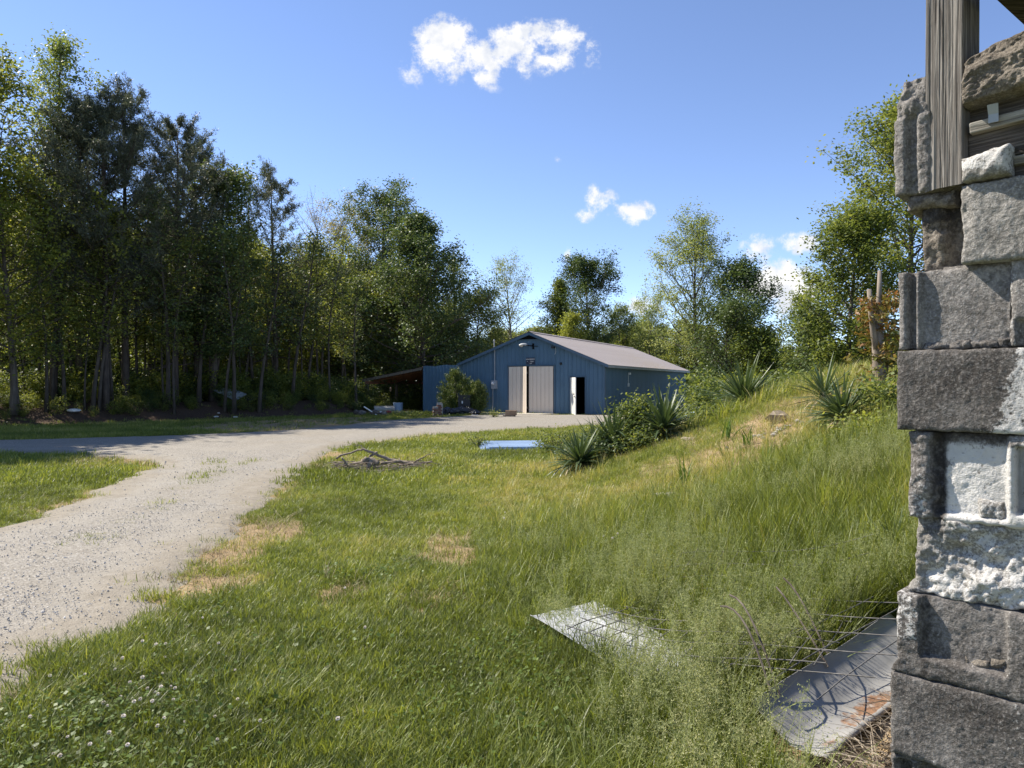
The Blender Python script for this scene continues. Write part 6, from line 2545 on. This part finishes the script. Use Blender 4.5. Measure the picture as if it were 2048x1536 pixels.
# litter at the edge of the wood
x, y = (458 - 1024) / F * 37.5, 37.5
gs = thing('bent_grey_sheet', 'bent grey metal sheet leaning at the shaded edge of the wood', 'sheet metal', (x, y, Hs(x, y)), rad(-8))
mb = MB()
V = [(-.9, 0, .62), (-.2, -.2, .38), (.55, -.4, .08), (.75, .35, .40), (.1, .5, .62), (-.6, .4, .72)]
mb.add(V, [(0, 1, 4, 5), (1, 2, 3, 4)])
o = mb.build('sheet', M_GREY, gs)
o.modifiers.new('thick', 'SOLIDIFY').thickness = .03
x, y = (504 - 1024) / F * 38.3, 38.3
dt = thing('dark_mattress', 'flat black slab of junk beside the bent grey sheet at the wood edge', 'slab', (x, y, Hs(x, y)), rad(-6))
mb = MB()
mb.box(-.65, .6, -.4, .4, .03, .3)
mb.beam((.5, -.4, .25), (1.1, -.5, .1), .3, .04)
mb.build('slab', M_BAG, dt, bevel=.04)
for k, (px, py, dst, lab, s) in enumerate(((148, 828, 31, 'pale blue white paper lying on the leaf litter at the foot of the pines', .3), (432, 836, 36.2, 'small white scrap left below the bent grey sheet', .14), (470, 837, 36.2, 'white crumpled scrap in front of the bent grey sheet', .14), (1010, 1092, 6.9, 'crumpled white scrap in the lawn behind the tall grass', .03), (437, 829, 36.8, 'forked white scrap beside the left end of the bent grey sheet', .1))):
    p = G(px, py)
    o = thing('paper_scrap', lab, 'scrap', (p.x, p.y, p.z + s * .4), k * 1.3)
    link('paper', rock_mesh('paper', M_WHITE, 60 + k, s, s * .6, s * .28, 2, .5), o)

M_TANROCK = simple('tan_rock', (.34, .27, .19), (.2, .165, .125), scale=9, rough=.95, bump=.5, bscale=30)
# stones and rubble on the bank
for k, (px, py, s, lab) in enumerate(((1335, 998, (.17, .11, .06), 'flat pale stone half sunk in the grassy bank'), (1560, 842, (.22, .16, .10), 'brown grey rock sitting in the bare soil on the bank'), (1378, 880, (.2, .05, .03), 'flat piece of bare wood on the bank above the bushes'), (1635, 1045, (.06, .05, .05), 'small dark stone in the weeds of the bank'))):
    p = G(px, py)
    o = thing('bank_stone', lab, 'stone', (p.x, p.y, p.z + s[2] * .35), k)
    link('stone', rock_mesh('stone', (M_MORT, M_TANROCK, M_STICK, M_BLK_D)[k], 70 + k, *s, 2, .55, 2.1), o)
rub = G(1548, 866)
ro = thing('rubble', 'scatter of small pale rubble just below the brown rock on the bank', 'rubble', rub)
for k in range(22):
    me = rock_mesh('stone', (M_MORT, M_BLK_L)[k % 2], 90 + k, rb.uniform(.02, .06), rb.uniform(.02, .05), rb.uniform(.015, .04), 1, .4)
    dx, dy = rb.gauss(0, .22), rb.gauss(0, .18)
    link('stone', me, ro, loc=(dx, dy, Hs(rub.x + dx, rub.y + dy) - rub.z + .01))

# dark trailer or mower half hidden behind the barn corner
x, y = (1396 - 1024) / F * 24, 24
mw = thing('covered_mower', 'dark machine with a pale blue panel half hidden behind the bank right of the barn', 'machine', (x, y, Hs(x, y)))
mb = MB()
mb.box(-.12, .35, -.3, .3, .35, .75)
mb.box(-.05, .25, -.2, .2, .75, .95)
mb.build('body', M_BLACK, mw, bevel=.05)
mb = MB()
mb.add([(-.35, -.3, .72), (-.12, -.3, .78), (-.16, -.3, .5), (-.3, -.3, .45), (-.35, .3, .72), (-.12, .3, .78), (-.16, .3, .5), (-.3, .3, .45)], [(0, 1, 2, 3), (0, 4, 5, 1), (4, 7, 6, 5), (3, 2, 6, 7), (0, 3, 7, 4), (1, 5, 6, 2)])
mb.build('side_panel', M_PBLUE, mw)
for sx_ in (-.1, .28):
    mb = MB()
    mb.lathe([(.1, -.07), (.24, -.07), (.26, 0), (.24, .07), (.1, .07)], 16)
    mb.build('wheel', M_BLACK, mw, loc=(sx_, -.33, .26), rot=(rad(90), 0, 0))
